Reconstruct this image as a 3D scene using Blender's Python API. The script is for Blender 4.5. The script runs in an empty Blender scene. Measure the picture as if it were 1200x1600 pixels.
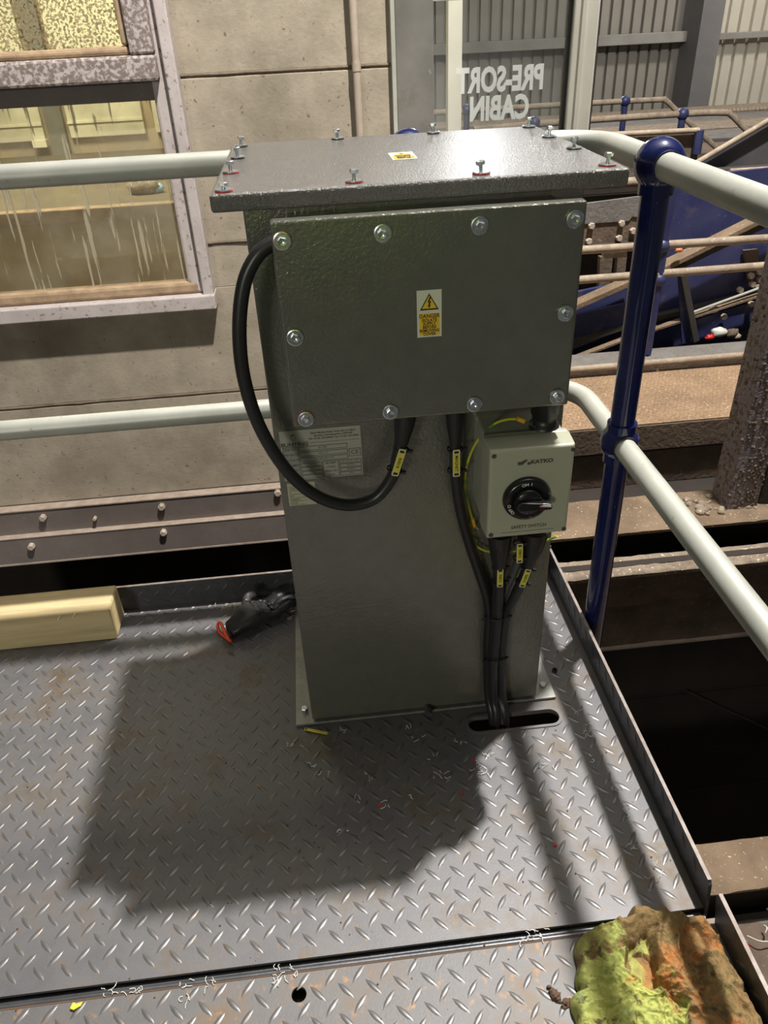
import bpy, bmesh, math, random
from mathutils import Vector, Matrix, noise
random.seed(7)
C = bpy.context.scene.collection
SC = bpy.context.scene

# ------------------------------------------------------------------ camera
RX = Vector((0.99393238, -0.09102086, 0.06175463))   # world x expressed in camera (right, down, forward)
RY = Vector((-0.10149189, -0.54249867, 0.83390323))
RZ = Vector((-0.04240078, -0.83511101, -0.54844487))
CAMZ = 1.34
F = 1190.0
cd = bpy.data.cameras.new('camera'); cam = bpy.data.objects.new('camera', cd); C.objects.link(cam)
cd.sensor_fit = 'VERTICAL'; cd.sensor_height = 32.0; cd.sensor_width = 24.0; cd.lens = F/1600*32.0
cd.clip_start = 0.02; cd.clip_end = 200
m = Matrix(((RX[0], -RX[1], -RX[2]), (RY[0], -RY[1], -RY[2]), (RZ[0], -RZ[1], -RZ[2])))
cam.matrix_world = Matrix.Translation((0, 0, CAMZ)) @ m.to_4x4()
SC.camera = cam

# ------------------------------------------------------------------ world, lamps, exposure
SC.view_settings.view_transform = 'Standard'; SC.view_settings.look = 'None'
SC.view_settings.gamma = 1; SC.view_settings.use_curve_mapping = False
SC.view_settings.exposure = 0.0
w = bpy.data.worlds.new('shed_air'); SC.world = w; w.use_nodes = True
bg = w.node_tree.nodes['Background']; bg.inputs[0].default_value = (0.92, 0.95, 0.86, 1); bg.inputs[1].default_value = 0.075

def lamp(name, kind, loc, energy, col, size=0.2, target=None, blend=None, spot=None, spread=None):
    l = bpy.data.lights.new(name, kind); l.energy = energy; l.color = col
    if kind == 'AREA': l.shape = 'DISK'; l.size = size
    else: l.shadow_soft_size = size
    if spread: l.spread = spread
    if spot: l.spot_size = spot; l.spot_blend = blend or 0.3
    o = bpy.data.objects.new(name, l); C.objects.link(o); o.location = loc
    if target is not None:
        o.rotation_euler = (Vector(target)-Vector(loc)).to_track_quat('-Z', 'Y').to_euler()
    return o
lamp('floodlight', 'POINT', (2.04, 2.64, 6.9), 3900, (1.0, 0.965, 0.90), 0.11)
lamp('wall_floodlight', 'SPOT', (1.0, 0.9, 5.6), 2300, (1.0, 0.95, 0.85), 0.08, (-0.75, 3.4, 0.62), 0.35, math.radians(29))
lamp('far_wall_lamp', 'AREA', (3.4, 16.6, 3.35), 330, (0.95, 0.96, 1.0), 0.8, (0.3, 1.4, 1.1))
lamp('far_wall_fill', 'AREA', (9.0, 12.5, 7.0), 520, (1.0, 0.95, 0.85), 1.0, (9.5, 18.0, 0.0))  # added fill light that brightens the far cladding
lamp('front_fill', 'AREA', (-3.2, -6.0, 2.3), 140, (1.0, 0.97, 0.84), 1.2, (0, 1.4, 0.6))  # added low fill light for the faces turned to the camera
lamp('cabin_lamp', 'AREA', (-1.3, 4.35, 2.5), 95, (1.0, 0.95, 0.78), 0.9, (-1.3, 4.7, 0.0))

# ------------------------------------------------------------------ placing helpers
def _ray(px, py):
    v = Vector((px-600.0, py-800.0, F)); return Vector((RX.dot(v), RY.dot(v), RZ.dot(v)))
def PY(px, py, y):
    r = _ray(px, py); t = y/r.y; return Vector((r.x*t, y, CAMZ+r.z*t))
def PZ(px, py, z):
    r = _ray(px, py); t = (z-CAMZ)/r.z; return Vector((r.x*t, r.y*t, z))
def PX(px, py, x):
    r = _ray(px, py); t = x/r.x; return Vector((x, r.y*t, CAMZ+r.z*t))

# ------------------------------------------------------------------ materials
def mat(name, col, rough=0.6, metal=0.0, col2=None, nscale=8.0, contrast=(0.35, 0.7), bump=0.0, bscale=60.0,
        speck=None, sscale=90.0, sthr=(0.68, 0.72), stretch=(1, 1, 1), coat=0.0, coatbump=False, rough2=None, detail=6, bdist=0.01, stain=None, stscale=3.0, stthr=(0.55, 0.75)):
    mt = bpy.data.materials.new(name); mt.use_nodes = True
    N = mt.node_tree.nodes; L = mt.node_tree.links; b = N['Principled BSDF']
    b.inputs['Roughness'].default_value = rough; b.inputs['Metallic'].default_value = metal
    b.inputs['Base Color'].default_value = (*col, 1)
    if coat: b.inputs['Coat Weight'].default_value = coat; b.inputs['Coat Roughness'].default_value = 0.08
    tc = N.new('ShaderNodeTexCoord'); mp = N.new('ShaderNodeMapping'); mp.inputs['Scale'].default_value = stretch
    L.new(tc.outputs['Object'], mp.inputs['Vector'])
    cur = None
    def nz(scale, det=detail, r=0.6):
        n = N.new('ShaderNodeTexNoise'); n.inputs['Scale'].default_value = scale; n.inputs['Detail'].default_value = det
        n.inputs['Roughness'].default_value = r; L.new(mp.outputs[0], n.inputs['Vector']); return n
    def ramp(src, lo, hi):
        r = N.new('ShaderNodeMapRange'); r.inputs[1].default_value = lo; r.inputs[2].default_value = hi
        L.new(src, r.inputs[0]); return r.outputs[0]
    def mix(fac, a, bc):
        x = N.new('ShaderNodeMix'); x.data_type = 'RGBA'; L.new(fac, x.inputs['Factor'])
        if isinstance(a, tuple): x.inputs['A'].default_value = (*a, 1)
        else: L.new(a, x.inputs['A'])
        x.inputs['B'].default_value = (*bc, 1); return x.outputs['Result']
    cur = col
    if col2 is not None:
        n = nz(nscale); f = ramp(n.outputs['Fac'], *contrast); cur = mix(f, cur, col2)
        if rough2 is not None:
            rr = N.new('ShaderNodeMapRange'); rr.inputs[3].default_value = rough; rr.inputs[4].default_value = rough2
            L.new(f, rr.inputs[0]); L.new(rr.outputs[0], b.inputs['Roughness'])
    if stain is not None:
        n = nz(stscale, 8, 0.7); f = ramp(n.outputs['Fac'], *stthr); cur = mix(f, cur, stain)
    if speck is not None:
        n = nz(sscale, 3); f = ramp(n.outputs['Fac'], *sthr); cur = mix(f, cur, speck)
    if not isinstance(cur, tuple): L.new(cur, b.inputs['Base Color'])
    if bump:
        n = nz(bscale, 3); bp = N.new('ShaderNodeBump'); bp.inputs['Strength'].default_value = bump
        bp.inputs['Distance'].default_value = bdist; L.new(n.outputs['Fac'], bp.inputs['Height']); L.new(bp.outputs[0], b.inputs['Normal'])
        if coatbump: L.new(bp.outputs[0], b.inputs['Coat Normal'])
    return mt
M = {}
M['hammer'] = mat('hammered_grey_paint', (0.185, 0.185, 0.16), 0.24, 0.6, (0.21, 0.21, 0.18), 30, bump=0.5, bscale=165, bdist=0.0020, coat=0.3, coatbump=True)
M['lidpaint'] = mat('lid_grey_paint', (0.12, 0.115, 0.11), 0.30, 0.35, (0.14, 0.135, 0.13), 30, bump=1.0, bscale=310, bdist=0.0028, coat=0.5, coatbump=True)
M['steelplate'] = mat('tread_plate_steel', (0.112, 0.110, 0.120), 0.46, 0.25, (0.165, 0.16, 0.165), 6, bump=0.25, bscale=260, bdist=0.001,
                      speck=(0.19, 0.13, 0.08), sscale=75, sthr=(0.60, 0.72), rough2=0.56, stain=(0.115, 0.085, 0.055), stscale=6, stthr=(0.50, 0.68))
M['oldplate'] = mat('worn_tread_plate_steel', (0.11, 0.108, 0.115), 0.5, 0.3, (0.155, 0.148, 0.145), 6, bump=0.3, bscale=260, bdist=0.001,
                      speck=(0.30, 0.17, 0.08), sscale=45, sthr=(0.60, 0.74), rough2=0.6, stain=(0.17, 0.11, 0.065), stscale=6, stthr=(0.52, 0.70))
M['lug'] = mat('worn_lug_steel', (0.155, 0.15, 0.155), 0.34, 0.4, (0.11, 0.105, 0.105), 25, rough2=0.48, speck=(0.16, 0.10, 0.06), sscale=40, sthr=(0.62, 0.72))
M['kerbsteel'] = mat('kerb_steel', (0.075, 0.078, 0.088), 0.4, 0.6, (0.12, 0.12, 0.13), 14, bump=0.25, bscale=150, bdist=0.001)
M['cutedge'] = mat('cut_steel_edge', (0.27, 0.24, 0.225), 0.55, 0.3, (0.16, 0.12, 0.10), 40)
M['baseplate'] = mat('galvanised_base', (0.30, 0.30, 0.28), 0.45, 0.6, (0.22, 0.22, 0.20), 40, bump=0.15, bscale=200, bdist=0.001)
M['galv'] = mat('galvanised_tube', (0.41, 0.42, 0.385), 0.45, 0.3, (0.50, 0.50, 0.45), 9, speck=(0.34, 0.30, 0.24), sscale=60, sthr=(0.66, 0.74), bump=0.1, bscale=120, bdist=0.001)
M['blue'] = mat('blue_gloss_paint', (0.005, 0.009, 0.062), 0.14, 0.0, (0.007, 0.013, 0.085), 20, coat=0.6, speck=(0.25, 0.28, 0.45), sscale=220, sthr=(0.72, 0.76))
M['bluedust'] = mat('dusty_blue_paint', (0.022, 0.027, 0.105), 0.45, 0.0, (0.045, 0.05, 0.125), 5, speck=(0.42, 0.38, 0.36), sscale=70, sthr=(0.70, 0.74), stain=(0.13, 0.11, 0.12), stscale=3.5, stthr=(0.56, 0.75))
M['zinc'] = mat('zinc_plated_steel', (0.66, 0.69, 0.73), 0.25, 0.95, (0.55, 0.59, 0.64), 60)
M['redseal'] = mat('red_rubber_seal', (0.55, 0.03, 0.03), 0.6)
M['white'] = mat('white_label_vinyl', (0.62, 0.64, 0.50), 0.45)
M['yellow'] = mat('yellow_vinyl', (0.78, 0.50, 0.03), 0.45)
M['tagyellow'] = mat('cable_tag_yellow', (0.62, 0.55, 0.05), 0.5)
M['tagedge'] = mat('cable_tag_edge', (0.60, 0.58, 0.30), 0.5)
M['black'] = mat('black_print', (0.012, 0.011, 0.010), 0.6)
M['silverlabel'] = mat('silver_label', (0.36, 0.36, 0.315), 0.45, 0.1)
M['labeldark'] = mat('label_grey_field', (0.27, 0.27, 0.24), 0.5)
M['cream'] = mat('cream_label', (0.42, 0.42, 0.30), 0.5)
M['green'] = mat('green_print', (0.03, 0.22, 0.12), 0.5)
M['cable'] = mat('black_cable_sheath', (0.018, 0.018, 0.019), 0.36)
M['greycable'] = mat('dark_grey_cable_sheath', (0.07, 0.07, 0.075), 0.35)
M['rubber'] = mat('black_gland_rubber', (0.013, 0.013, 0.013), 0.4)
M['switchgrey'] = mat('pale_grey_plastic', (0.36, 0.365, 0.285), 0.33, 0.0)
M['switchback'] = mat('grey_plastic_base', (0.34, 0.345, 0.28), 0.35, 0.0)
M['blackplastic'] = mat('black_plastic', (0.010, 0.010, 0.011), 0.22)
M['print'] = mat('dark_grey_print', (0.06, 0.06, 0.045), 0.6)
M['whiteprint'] = mat('white_print', (0.75, 0.75, 0.73), 0.5)
M['earth'] = mat('earth_wire_yellow_green', (0.50, 0.50, 0.03), 0.45, 0, (0.10, 0.30, 0.03), 25, contrast=(0.56, 0.6))
M['ferrule'] = mat('amber_ferrule', (0.62, 0.36, 0.02), 0.4)
def dusty(name, c1, c2, ns=3.0, **k):
    return mat(name, c1, 0.85, 0, c2, ns, bump=0.5, bscale=45, bdist=0.01, **k)
M['dust'] = dusty('brown_dusty_steel', (0.22, 0.155, 0.10), (0.13, 0.088, 0.056), 6, speck=(0.62, 0.55, 0.45), sscale=80, sthr=(0.66, 0.7))
M['dustdark'] = dusty('dark_dusty_steel', (0.17, 0.12, 0.085), (0.095, 0.068, 0.052), 6, speck=(0.25, 0.19, 0.14), sscale=60, sthr=(0.62, 0.7))
M['dustpale'] = dusty('pale_dust_crust', (0.30, 0.24, 0.18), (0.15, 0.11, 0.08), 12, speck=(0.7, 0.64, 0.56), sscale=70, sthr=(0.62, 0.68))
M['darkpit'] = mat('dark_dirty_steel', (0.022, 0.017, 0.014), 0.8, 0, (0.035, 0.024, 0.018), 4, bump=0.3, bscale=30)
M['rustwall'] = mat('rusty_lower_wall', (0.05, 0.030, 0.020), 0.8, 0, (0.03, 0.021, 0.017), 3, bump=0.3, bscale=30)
M['walkplate'] = dusty('orange_dusty_tread_plate', (0.29, 0.19, 0.115), (0.20, 0.13, 0.08), 4, speck=(0.42, 0.31, 0.21), sscale=60, sthr=(0.58, 0.66))
M['greydust'] = dusty('grey_dusty_plate', (0.19, 0.175, 0.165), (0.13, 0.118, 0.108), 6)
M['railrust'] = mat('dusty_tube', (0.36, 0.29, 0.215), 0.7, 0.0, (0.22, 0.16, 0.12), 12, speck=(0.52, 0.45, 0.36), sscale=50, sthr=(0.62, 0.7), bump=0.2, bscale=90, bdist=0.003)
M['column'] = mat('mud_spattered_purple_steel', (0.27, 0.24, 0.265), 0.7, 0.0, (0.24, 0.20, 0.205), 12, speck=(0.15, 0.11, 0.085), sscale=44, sthr=(0.53, 0.58), bump=1.0, bscale=50, bdist=0.012)
M['wall'] = mat('dusty_cabin_panel', (0.41, 0.355, 0.285), 0.85, 0, (0.28, 0.24, 0.19), 7, contrast=(0.3, 0.75), bump=0.35, bscale=70, bdist=0.004,
                speck=(0.17, 0.13, 0.095), sscale=42, sthr=(0.65, 0.71), stain=(0.24, 0.205, 0.16), stscale=2.2, stthr=(0.48, 0.7))
M['wallgrime'] = dusty('grimy_joint', (0.20, 0.155, 0.115), (0.12, 0.09, 0.065), 14)
M['angle'] = mat('dusty_purple_angle_steel', (0.185, 0.155, 0.145), 0.75, 0, (0.15, 0.125, 0.118), 8, bump=0.2, bscale=60, bdist=0.003, speck=(0.33, 0.28, 0.24), sscale=60, sthr=(0.70, 0.74))
M['angleedge'] = mat('pale_dusty_edge', (0.42, 0.34, 0.29), 0.85, 0, (0.30, 0.24, 0.20), 20)
M['bolt'] = mat('dusty_bolt', (0.50, 0.42, 0.35), 0.8, 0, (0.36, 0.29, 0.24), 40)
M['frame'] = mat('window_frame_lilac_grey', (0.52, 0.465, 0.47), 0.6, 0, (0.42, 0.37, 0.37), 12, speck=(0.22, 0.17, 0.15), sscale=48, sthr=(0.60, 0.68), bump=0.1, bscale=60, bdist=0.003)
M['framedirty'] = mat('window_frame_spattered', (0.46, 0.41, 0.42), 0.7, 0, (0.20, 0.155, 0.14), 70, contrast=(0.42, 0.55), bump=0.4, bscale=70, bdist=0.004, detail=4)
M['sill'] = mat('brown_caked_sill', (0.42, 0.30, 0.19), 0.85, 0, (0.26, 0.18, 0.12), 18, bump=0.5, bscale=50, bdist=0.005)
M['gasket'] = mat('gasket_and_shade_black', (0.045, 0.04, 0.036), 0.7)  # black for gaskets and dark parts, also painted shade in gap and under channel
M['doorgrey'] = mat('scuffed_grey_steel', (0.12, 0.115, 0.105), 0.55, 0.1, (0.17, 0.16, 0.15), 5, stain=(0.09, 0.075, 0.06), stscale=3, speck=(0.30, 0.28, 0.26), sscale=40, sthr=(0.70, 0.74))
M['doorwhite'] = mat('white_door_frame', (0.82, 0.79, 0.70), 0.45, 0, (0.74, 0.71, 0.62), 5)
M['vinylwhite'] = mat('white_vinyl_letters', (0.88, 0.90, 0.88), 0.6)
M['creamwall'] = mat('cream_cabin_lining', (0.74, 0.70, 0.52), 0.6, 0, (0.66, 0.62, 0.46), 3)
M['creamtrim'] = mat('cream_trim', (0.82, 0.78, 0.60), 0.5)
M['cabinbelt'] = mat('brown_sorting_belt', (0.50, 0.40, 0.26), 0.8, 0, (0.40, 0.31, 0.20), 3)
M['cabingrey'] = mat('grey_cabin_post', (0.20, 0.19, 0.16), 0.7)
M['bluerag'] = mat('pale_blue_plastic', (0.30, 0.50, 0.72), 0.5)
M['pipe'] = mat('dusty_pipe', (0.47, 0.39, 0.33), 0.7, 0, (0.38, 0.31, 0.25), 14, speck=(0.25, 0.18, 0.14), sscale=50, sthr=(0.68, 0.73))
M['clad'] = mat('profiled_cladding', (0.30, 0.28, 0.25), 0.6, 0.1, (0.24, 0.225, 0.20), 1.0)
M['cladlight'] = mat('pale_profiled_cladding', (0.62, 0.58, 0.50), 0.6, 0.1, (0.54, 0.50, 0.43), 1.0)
M['girt'] = mat('grey_girt', (0.30, 0.29, 0.27), 0.7, 0, (0.22, 0.21, 0.20), 2)
M['shedcol'] = mat('dark_grey_stanchion', (0.15, 0.145, 0.15), 0.7, 0, (0.19, 0.18, 0.18), 2)
M['wood'] = mat('pale_softwood', (0.62, 0.50, 0.29), 0.7, 0, (0.48, 0.37, 0.19), 5, stretch=(1, 14, 14), bump=0.15, bscale=40, bdist=0.002, stain=(0.42, 0.33, 0.20), stscale=2.5, stthr=(0.55, 0.72))
M['woodend'] = mat('softwood_end_grain', (0.62, 0.46, 0.22), 0.8, 0, (0.70, 0.58, 0.36), 20)
M['glove'] = mat('black_nitrile_glove', (0.020, 0.020, 0.021), 0.42, 0, (0.06, 0.058, 0.055), 22, contrast=(0.5, 0.75), bump=0.5, bscale=70, bdist=0.004)
M['glovehem'] = mat('orange_red_hem', (0.80, 0.09, 0.03), 0.6)
M['rust'] = mat('rust_crumbs', (0.11, 0.065, 0.04), 0.9)
M['swarf'] = mat('pale_plastic_swarf', (0.62, 0.60, 0.54), 0.4)
M['red'] = mat('red_plastic', (0.55, 0.02, 0.02), 0.4)

def cloth_mat():
    mt = bpy.data.materials.new('soiled_yellow_green_cloth'); mt.use_nodes = True
    N = mt.node_tree.nodes; L = mt.node_tree.links; b = N['Principled BSDF']; b.inputs['Roughness'].default_value = 0.9
    tc = N.new('ShaderNodeTexCoord')
    def nz(s, d=6, off=0):
        mp = N.new('ShaderNodeMapping'); mp.inputs['Location'].default_value = (off, off, off); L.new(tc.outputs['Object'], mp.inputs['Vector'])
        n = N.new('ShaderNodeTexNoise'); n.inputs['Scale'].default_value = s; n.inputs['Detail'].default_value = d; n.inputs['Roughness'].default_value = 0.65
        L.new(mp.outputs[0], n.inputs['Vector']); return n.outputs['Fac']
    def rng(v, a, c):
        r = N.new('ShaderNodeMapRange'); r.inputs[1].default_value = a; r.inputs[2].default_value = c; L.new(v, r.inputs[0]); return r.outputs[0]
    def mixc(f, a, c):
        x = N.new('ShaderNodeMix'); x.data_type = 'RGBA'; L.new(f, x.inputs['Factor'])
        if isinstance(a, tuple): x.inputs['A'].default_value = (*a, 1)
        else: L.new(a, x.inputs['A'])
        x.inputs['B'].default_value = (*c, 1); return x.outputs['Result']
    at = N.new('ShaderNodeAttribute'); at.attribute_name = 'oil_stain'
    nn = N.new('ShaderNodeMath'); nn.operation = 'MULTIPLY_ADD'; L.new(nz(26), nn.inputs[0]); nn.inputs[1].default_value = 1.3; L.new(at.outputs['Fac'], nn.inputs[2])
    soak = rng(nn.outputs[0], 0.95, 1.55)
    col = mixc(rng(nz(11), 0.40, 0.62), (0.46, 0.47, 0.13), (0.34, 0.40, 0.11))
    col = mixc(rng(nz(14, 6, 3), 0.55, 0.66), col, (0.24, 0.38, 0.20))
    col = mixc(soak, col, (0.23, 0.15, 0.06))
    col = mixc(rng(nz(13, 5, 7), 0.55, 0.66), col, (0.42, 0.17, 0.05))
    col = mixc(rng(nz(60, 5, 5), 0.56, 0.66), col, (0.12, 0.09, 0.04))
    L.new(col, b.inputs['Base Color'])
    bp = N.new('ShaderNodeBump'); bp.inputs['Strength'].default_value = 0.9; bp.inputs['Distance'].default_value = 0.004
    L.new(nz(150, 5), bp.inputs['Height']); L.new(bp.outputs[0], b.inputs['Normal'])
    return mt
M['cloth'] = cloth_mat()

def glass_mat(name, tint, dirt, dirtcol, fac_lo, fac_hi, scale, streak=False):
    mt = bpy.data.materials.new(name); mt.use_nodes = True
    N = mt.node_tree.nodes; L = mt.node_tree.links; N.remove(N['Principled BSDF']); out = N['Material Output']
    tr = N.new('ShaderNodeBsdfTransparent'); tr.inputs[0].default_value = (*tint, 1)
    gl = N.new('ShaderNodeBsdfGlossy'); gl.inputs['Roughness'].default_value = 0.01
    fr = N.new('ShaderNodeFresnel'); fr.inputs[0].default_value = 1.5
    mx = N.new('ShaderNodeMixShader'); L.new(fr.outputs[0], mx.inputs[0]); L.new(tr.outputs[0], mx.inputs[1]); L.new(gl.outputs[0], mx.inputs[2])
    df = N.new('ShaderNodeBsdfDiffuse'); df.inputs[0].default_value = (*dirtcol, 1)
    tc = N.new('ShaderNodeTexCoord'); mp = N.new('ShaderNodeMapping'); L.new(tc.outputs['Object'], mp.inputs['Vector'])
    n = N.new('ShaderNodeTexNoise'); n.inputs['Scale'].default_value = scale; n.inputs['Detail'].default_value = 5
    L.new(mp.outputs[0], n.inputs['Vector'])
    r = N.new('ShaderNodeMapRange'); r.inputs[1].default_value = fac_lo; r.inputs[2].default_value = fac_hi
    r.inputs[3].default_value = dirt[0]; r.inputs[4].default_value = dirt[1]; L.new(n.outputs['Fac'], r.inputs[0])
    fac = r.outputs[0]
    if streak:
        m2 = N.new('ShaderNodeMapping'); m2.inputs['Scale'].default_value = (52, 1, 3.4); m2.inputs['Rotation'].default_value = (0, 0.12, 0)
        L.new(tc.outputs['Object'], m2.inputs['Vector'])
        n2 = N.new('ShaderNodeTexNoise'); n2.inputs['Scale'].default_value = 1.0; n2.inputs['Detail'].default_value = 4; L.new(m2.outputs[0], n2.inputs['Vector'])
        r2 = N.new('ShaderNodeMapRange'); r2.inputs[1].default_value = 0.575; r2.inputs[2].default_value = 0.63; r2.inputs[4].default_value = 0.65
        L.new(n2.outputs['Fac'], r2.inputs[0])
        mm = N.new('ShaderNodeMath'); mm.operation = 'MAXIMUM'; L.new(fac, mm.inputs[0]); L.new(r2.outputs[0], mm.inputs[1]); fac = mm.outputs[0]
    m3 = N.new('ShaderNodeMixShader'); L.new(fac, m3.inputs[0]); L.new(mx.outputs[0], m3.inputs[1]); L.new(df.outputs[0], m3.inputs[2])
    L.new(m3.outputs[0], out.inputs[0]); return mt
M['glassdirty'] = glass_mat('spattered_window_glass', (0.97, 0.97, 0.9), (0.0, 0.75), (0.26, 0.20, 0.12), 0.52, 0.57, 105)
M['glassstreak'] = glass_mat('streaked_window_glass', (0.97, 0.97, 0.9), (0.10, 0.34), (0.50, 0.45, 0.34), 0.40, 0.75, 6, True)
M['glassdoor'] = glass_mat('door_glass', (0.93, 0.94, 0.93), (0.05, 0.22), (0.62, 0.62, 0.60), 0.35, 0.75, 3)

# ------------------------------------------------------------------ mesh builder
class MB:
    def __init__(s): s.v = []; s.f = []; s.sm = []
    def add(s, vs, fs, smooth=False):
        o = len(s.v); s.v += [Vector(v) for v in vs]
        for f in fs: s.f.append([i+o for i in f]); s.sm.append(smooth)
        return s
    def box(s, a, b):
        x0, x1 = sorted((a[0], b[0])); y0, y1 = sorted((a[1], b[1])); z0, z1 = sorted((a[2], b[2]))
        vs = [(x0,y0,z0),(x1,y0,z0),(x1,y1,z0),(x0,y1,z0),(x0,y0,z1),(x1,y0,z1),(x1,y1,z1),(x0,y1,z1)]
        return s.add(vs, [(0,3,2,1),(4,5,6,7),(0,1,5,4),(1,2,6,5),(2,3,7,6),(3,0,4,7)])
    def prism(s, poly, d):
        n = len(poly); p = [Vector(q) for q in poly]; d = Vector(d)
        nn = Vector((0,0,0))
        for i in range(n): nn += p[i].cross(p[(i+1) % n])
        if nn.dot(d) > 0: p.reverse()
        return s.add(p+[q+d for q in p], [tuple(range(n)), tuple(range(2*n-1, n-1, -1))]+[(i, i+n, (i+1) % n+n, (i+1) % n) for i in range(n)])
    def bar(s, a, b, wdt, hgt, up=(0,0,1)):
        a = Vector(a); b = Vector(b); d = (b-a).normalized(); sd = d.cross(Vector(up)).normalized(); u = sd.cross(d)
        vs = [p+sd*i*wdt/2+u*j*hgt/2 for p in (a, b) for i, j in ((-1,-1),(1,-1),(1,1),(-1,1))]
        return s.add(vs, [(0,1,2,3),(7,6,5,4),(0,4,5,1),(1,5,6,2),(2,6,7,3),(3,7,4,0)])
    def tube(s, pts, r, n=12, caps=True, smooth=True):
        P = [Vector(p) for p in pts]; R = r if isinstance(r, (list, tuple)) else [r]*len(P)
        rings = []; prev = None
        for i, p in enumerate(P):
            t = (P[min(i+1, len(P)-1)]-P[max(i-1, 0)]).normalized()
            if prev is None:
                prev = t.orthogonal().normalized()
            prev = (prev-t*prev.dot(t)).normalized(); bb = t.cross(prev)
            rings.append([p+(prev*math.cos(2*math.pi*k/n)+bb*math.sin(2*math.pi*k/n))*R[i] for k in range(n)])
        vs = [v for rg in rings for v in rg]; fs = []
        for i in range(len(P)-1):
            for k in range(n): fs.append((i*n+k, i*n+(k+1) % n, (i+1)*n+(k+1) % n, (i+1)*n+k))
        s.add(vs, fs, smooth)
        if caps:
            s.add(rings[0], [tuple(range(n-1, -1, -1))]); s.add(rings[-1], [tuple(range(n))])
        return s
    def lathe(s, prof, o, ax=(0,0,1), n=24, smooth=True):
        ax = Vector(ax).normalized(); u = ax.orthogonal().normalized(); v = ax.cross(u); o = Vector(o)
        vs = []; fs = []
        for r, h in prof:
            for k in range(n): vs.append(o+ax*h+(u*math.cos(2*math.pi*k/n)+v*math.sin(2*math.pi*k/n))*r)
        for i in range(len(prof)-1):
            for k in range(n): fs.append((i*n+k, i*n+(k+1) % n, (i+1)*n+(k+1) % n, (i+1)*n+k))
        return s.add(vs, fs, smooth)
    def ball(s, o, r, n=24, m=14, ax=(0,0,1)):
        return s.lathe([(max(1e-5, r*math.sin(math.pi*i/m)), -r*math.cos(math.pi*i/m)) for i in range(m+1)], o, ax, n)
    def build(s, name, material, parent=None, bevel=0, seg=2, kind=None):
        me = bpy.data.meshes.new(name); me.from_pydata([tuple(v) for v in s.v], [], s.f)
        me.polygons.foreach_set('use_smooth', s.sm)
        me.materials.append(material); me.update()
        o = bpy.data.objects.new(name, me); C.objects.link(o)
        if parent is not None: o.parent = parent
        if bevel:
            bv = o.modifiers.new('bevel', 'BEVEL'); bv.width = bevel; bv.segments = seg; bv.limit_method = 'ANGLE'; bv.angle_limit = 0.6
        if kind: o['kind'] = kind
        return o
def empty(name, label=None, cat=None, group=None, kind=None, loc=(0,0,0)):
    o = bpy.data.objects.new(name, None); C.objects.link(o); o.empty_display_size = 0.05; ORG[o.name] = Vector(loc)
    return tag(o, label, cat, group, kind)
ORG = {}
def tag(o, label=None, cat=None, group=None, kind=None):
    if label: o['label'] = label
    if cat: o['category'] = cat
    if group: o['group'] = group
    if kind: o['kind'] = kind
    return o
def bez(pts, n=8):
    P = [Vector(p) for p in pts]; P = [P[0]*2-P[1]]+P+[P[-1]*2-P[-2]]; out = []
    for i in range(1, len(P)-2):
        for k in range(n):
            t = k/n; a, b, c, d = P[i-1:i+3]
            out.append(0.5*((2*b)+(c-a)*t+(2*a-5*b+4*c-d)*t*t+(3*b-a-3*c+d)*t**3))
    return out+[P[-2]]
def text(name, body, o, xd, yd, size, material, parent, bold=0.0, ext=0.0004, align='CENTER', sx=1.0, spacing=1.0):
    cu = bpy.data.curves.new('tmp', 'FONT'); cu.body = body; cu.size = size; cu.align_x = align; cu.align_y = 'CENTER'
    cu.offset = bold; cu.extrude = ext; cu.resolution_u = 3; cu.space_character = spacing
    to = bpy.data.objects.new('tmp', cu); C.objects.link(to)
    dg = bpy.context.evaluated_depsgraph_get(); ev = to.evaluated_get(dg); me = bpy.data.meshes.new_from_object(ev)
    bpy.data.objects.remove(to); bpy.data.curves.remove(cu)
    xd = Vector(xd).normalized(); yd = Vector(yd).normalized(); z = xd.cross(yd)
    mm = Matrix((xd*sx, yd, z)).transposed().to_4x4(); mm.translation = Vector(o)
    me.transform(mm); me.materials.clear(); me.materials.append(material); me.name = name
    ob = bpy.data.objects.new(name, me); C.objects.link(ob); ob.parent = parent; return ob
X = Vector((1,0,0)); Y = Vector((0,1,0)); Z = Vector((0,0,1))

# ================================================================== SETTING
KX = 0.578; KY = 1.665
# --- platform floor plates, with a slot and a bolt hole cut through
def plate_with_holes(name, outline, holes, z0, z1, material, parent):
    cu = bpy.data.curves.new('tmp', 'CURVE'); cu.dimensions = '2D'; cu.fill_mode = 'BOTH'; cu.extrude = (z1-z0)/2
    for loop in [outline]+holes:
        sp = cu.splines.new('POLY'); sp.points.add(len(loop)-1); sp.use_cyclic_u = True
        for i, (x, y) in enumerate(loop): sp.points[i].co = (x, y, 0, 1)
    to = bpy.data.objects.new('tmp', cu); C.objects.link(to)
    dg = bpy.context.evaluated_depsgraph_get(); me = bpy.data.meshes.new_from_object(to.evaluated_get(dg))
    bpy.data.objects.remove(to); bpy.data.curves.remove(cu)
    me.transform(Matrix.Translation((0, 0, (z0+z1)/2))); me.materials.clear(); me.materials.append(material); me.name = name
    o = bpy.data.objects.new(name, me); C.objects.link(o); o.parent = parent; return o
def stadium(cx, cy, hl, r, n=10, rot=0.0):
    pts = []
    for k in range(n+1): a = -math.pi/2+math.pi*k/n; pts.append((hl-r+math.cos(a)*r, math.sin(a)*r))
    for k in range(n+1): a = math.pi/2+math.pi*k/n; pts.append((-hl+r+math.cos(a)*r, math.sin(a)*r))
    c, s_ = math.cos(rot), math.sin(rot)
    return [(cx+x*c-y*s_, cy+x*s_+y*c) for x, y in pts]
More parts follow.
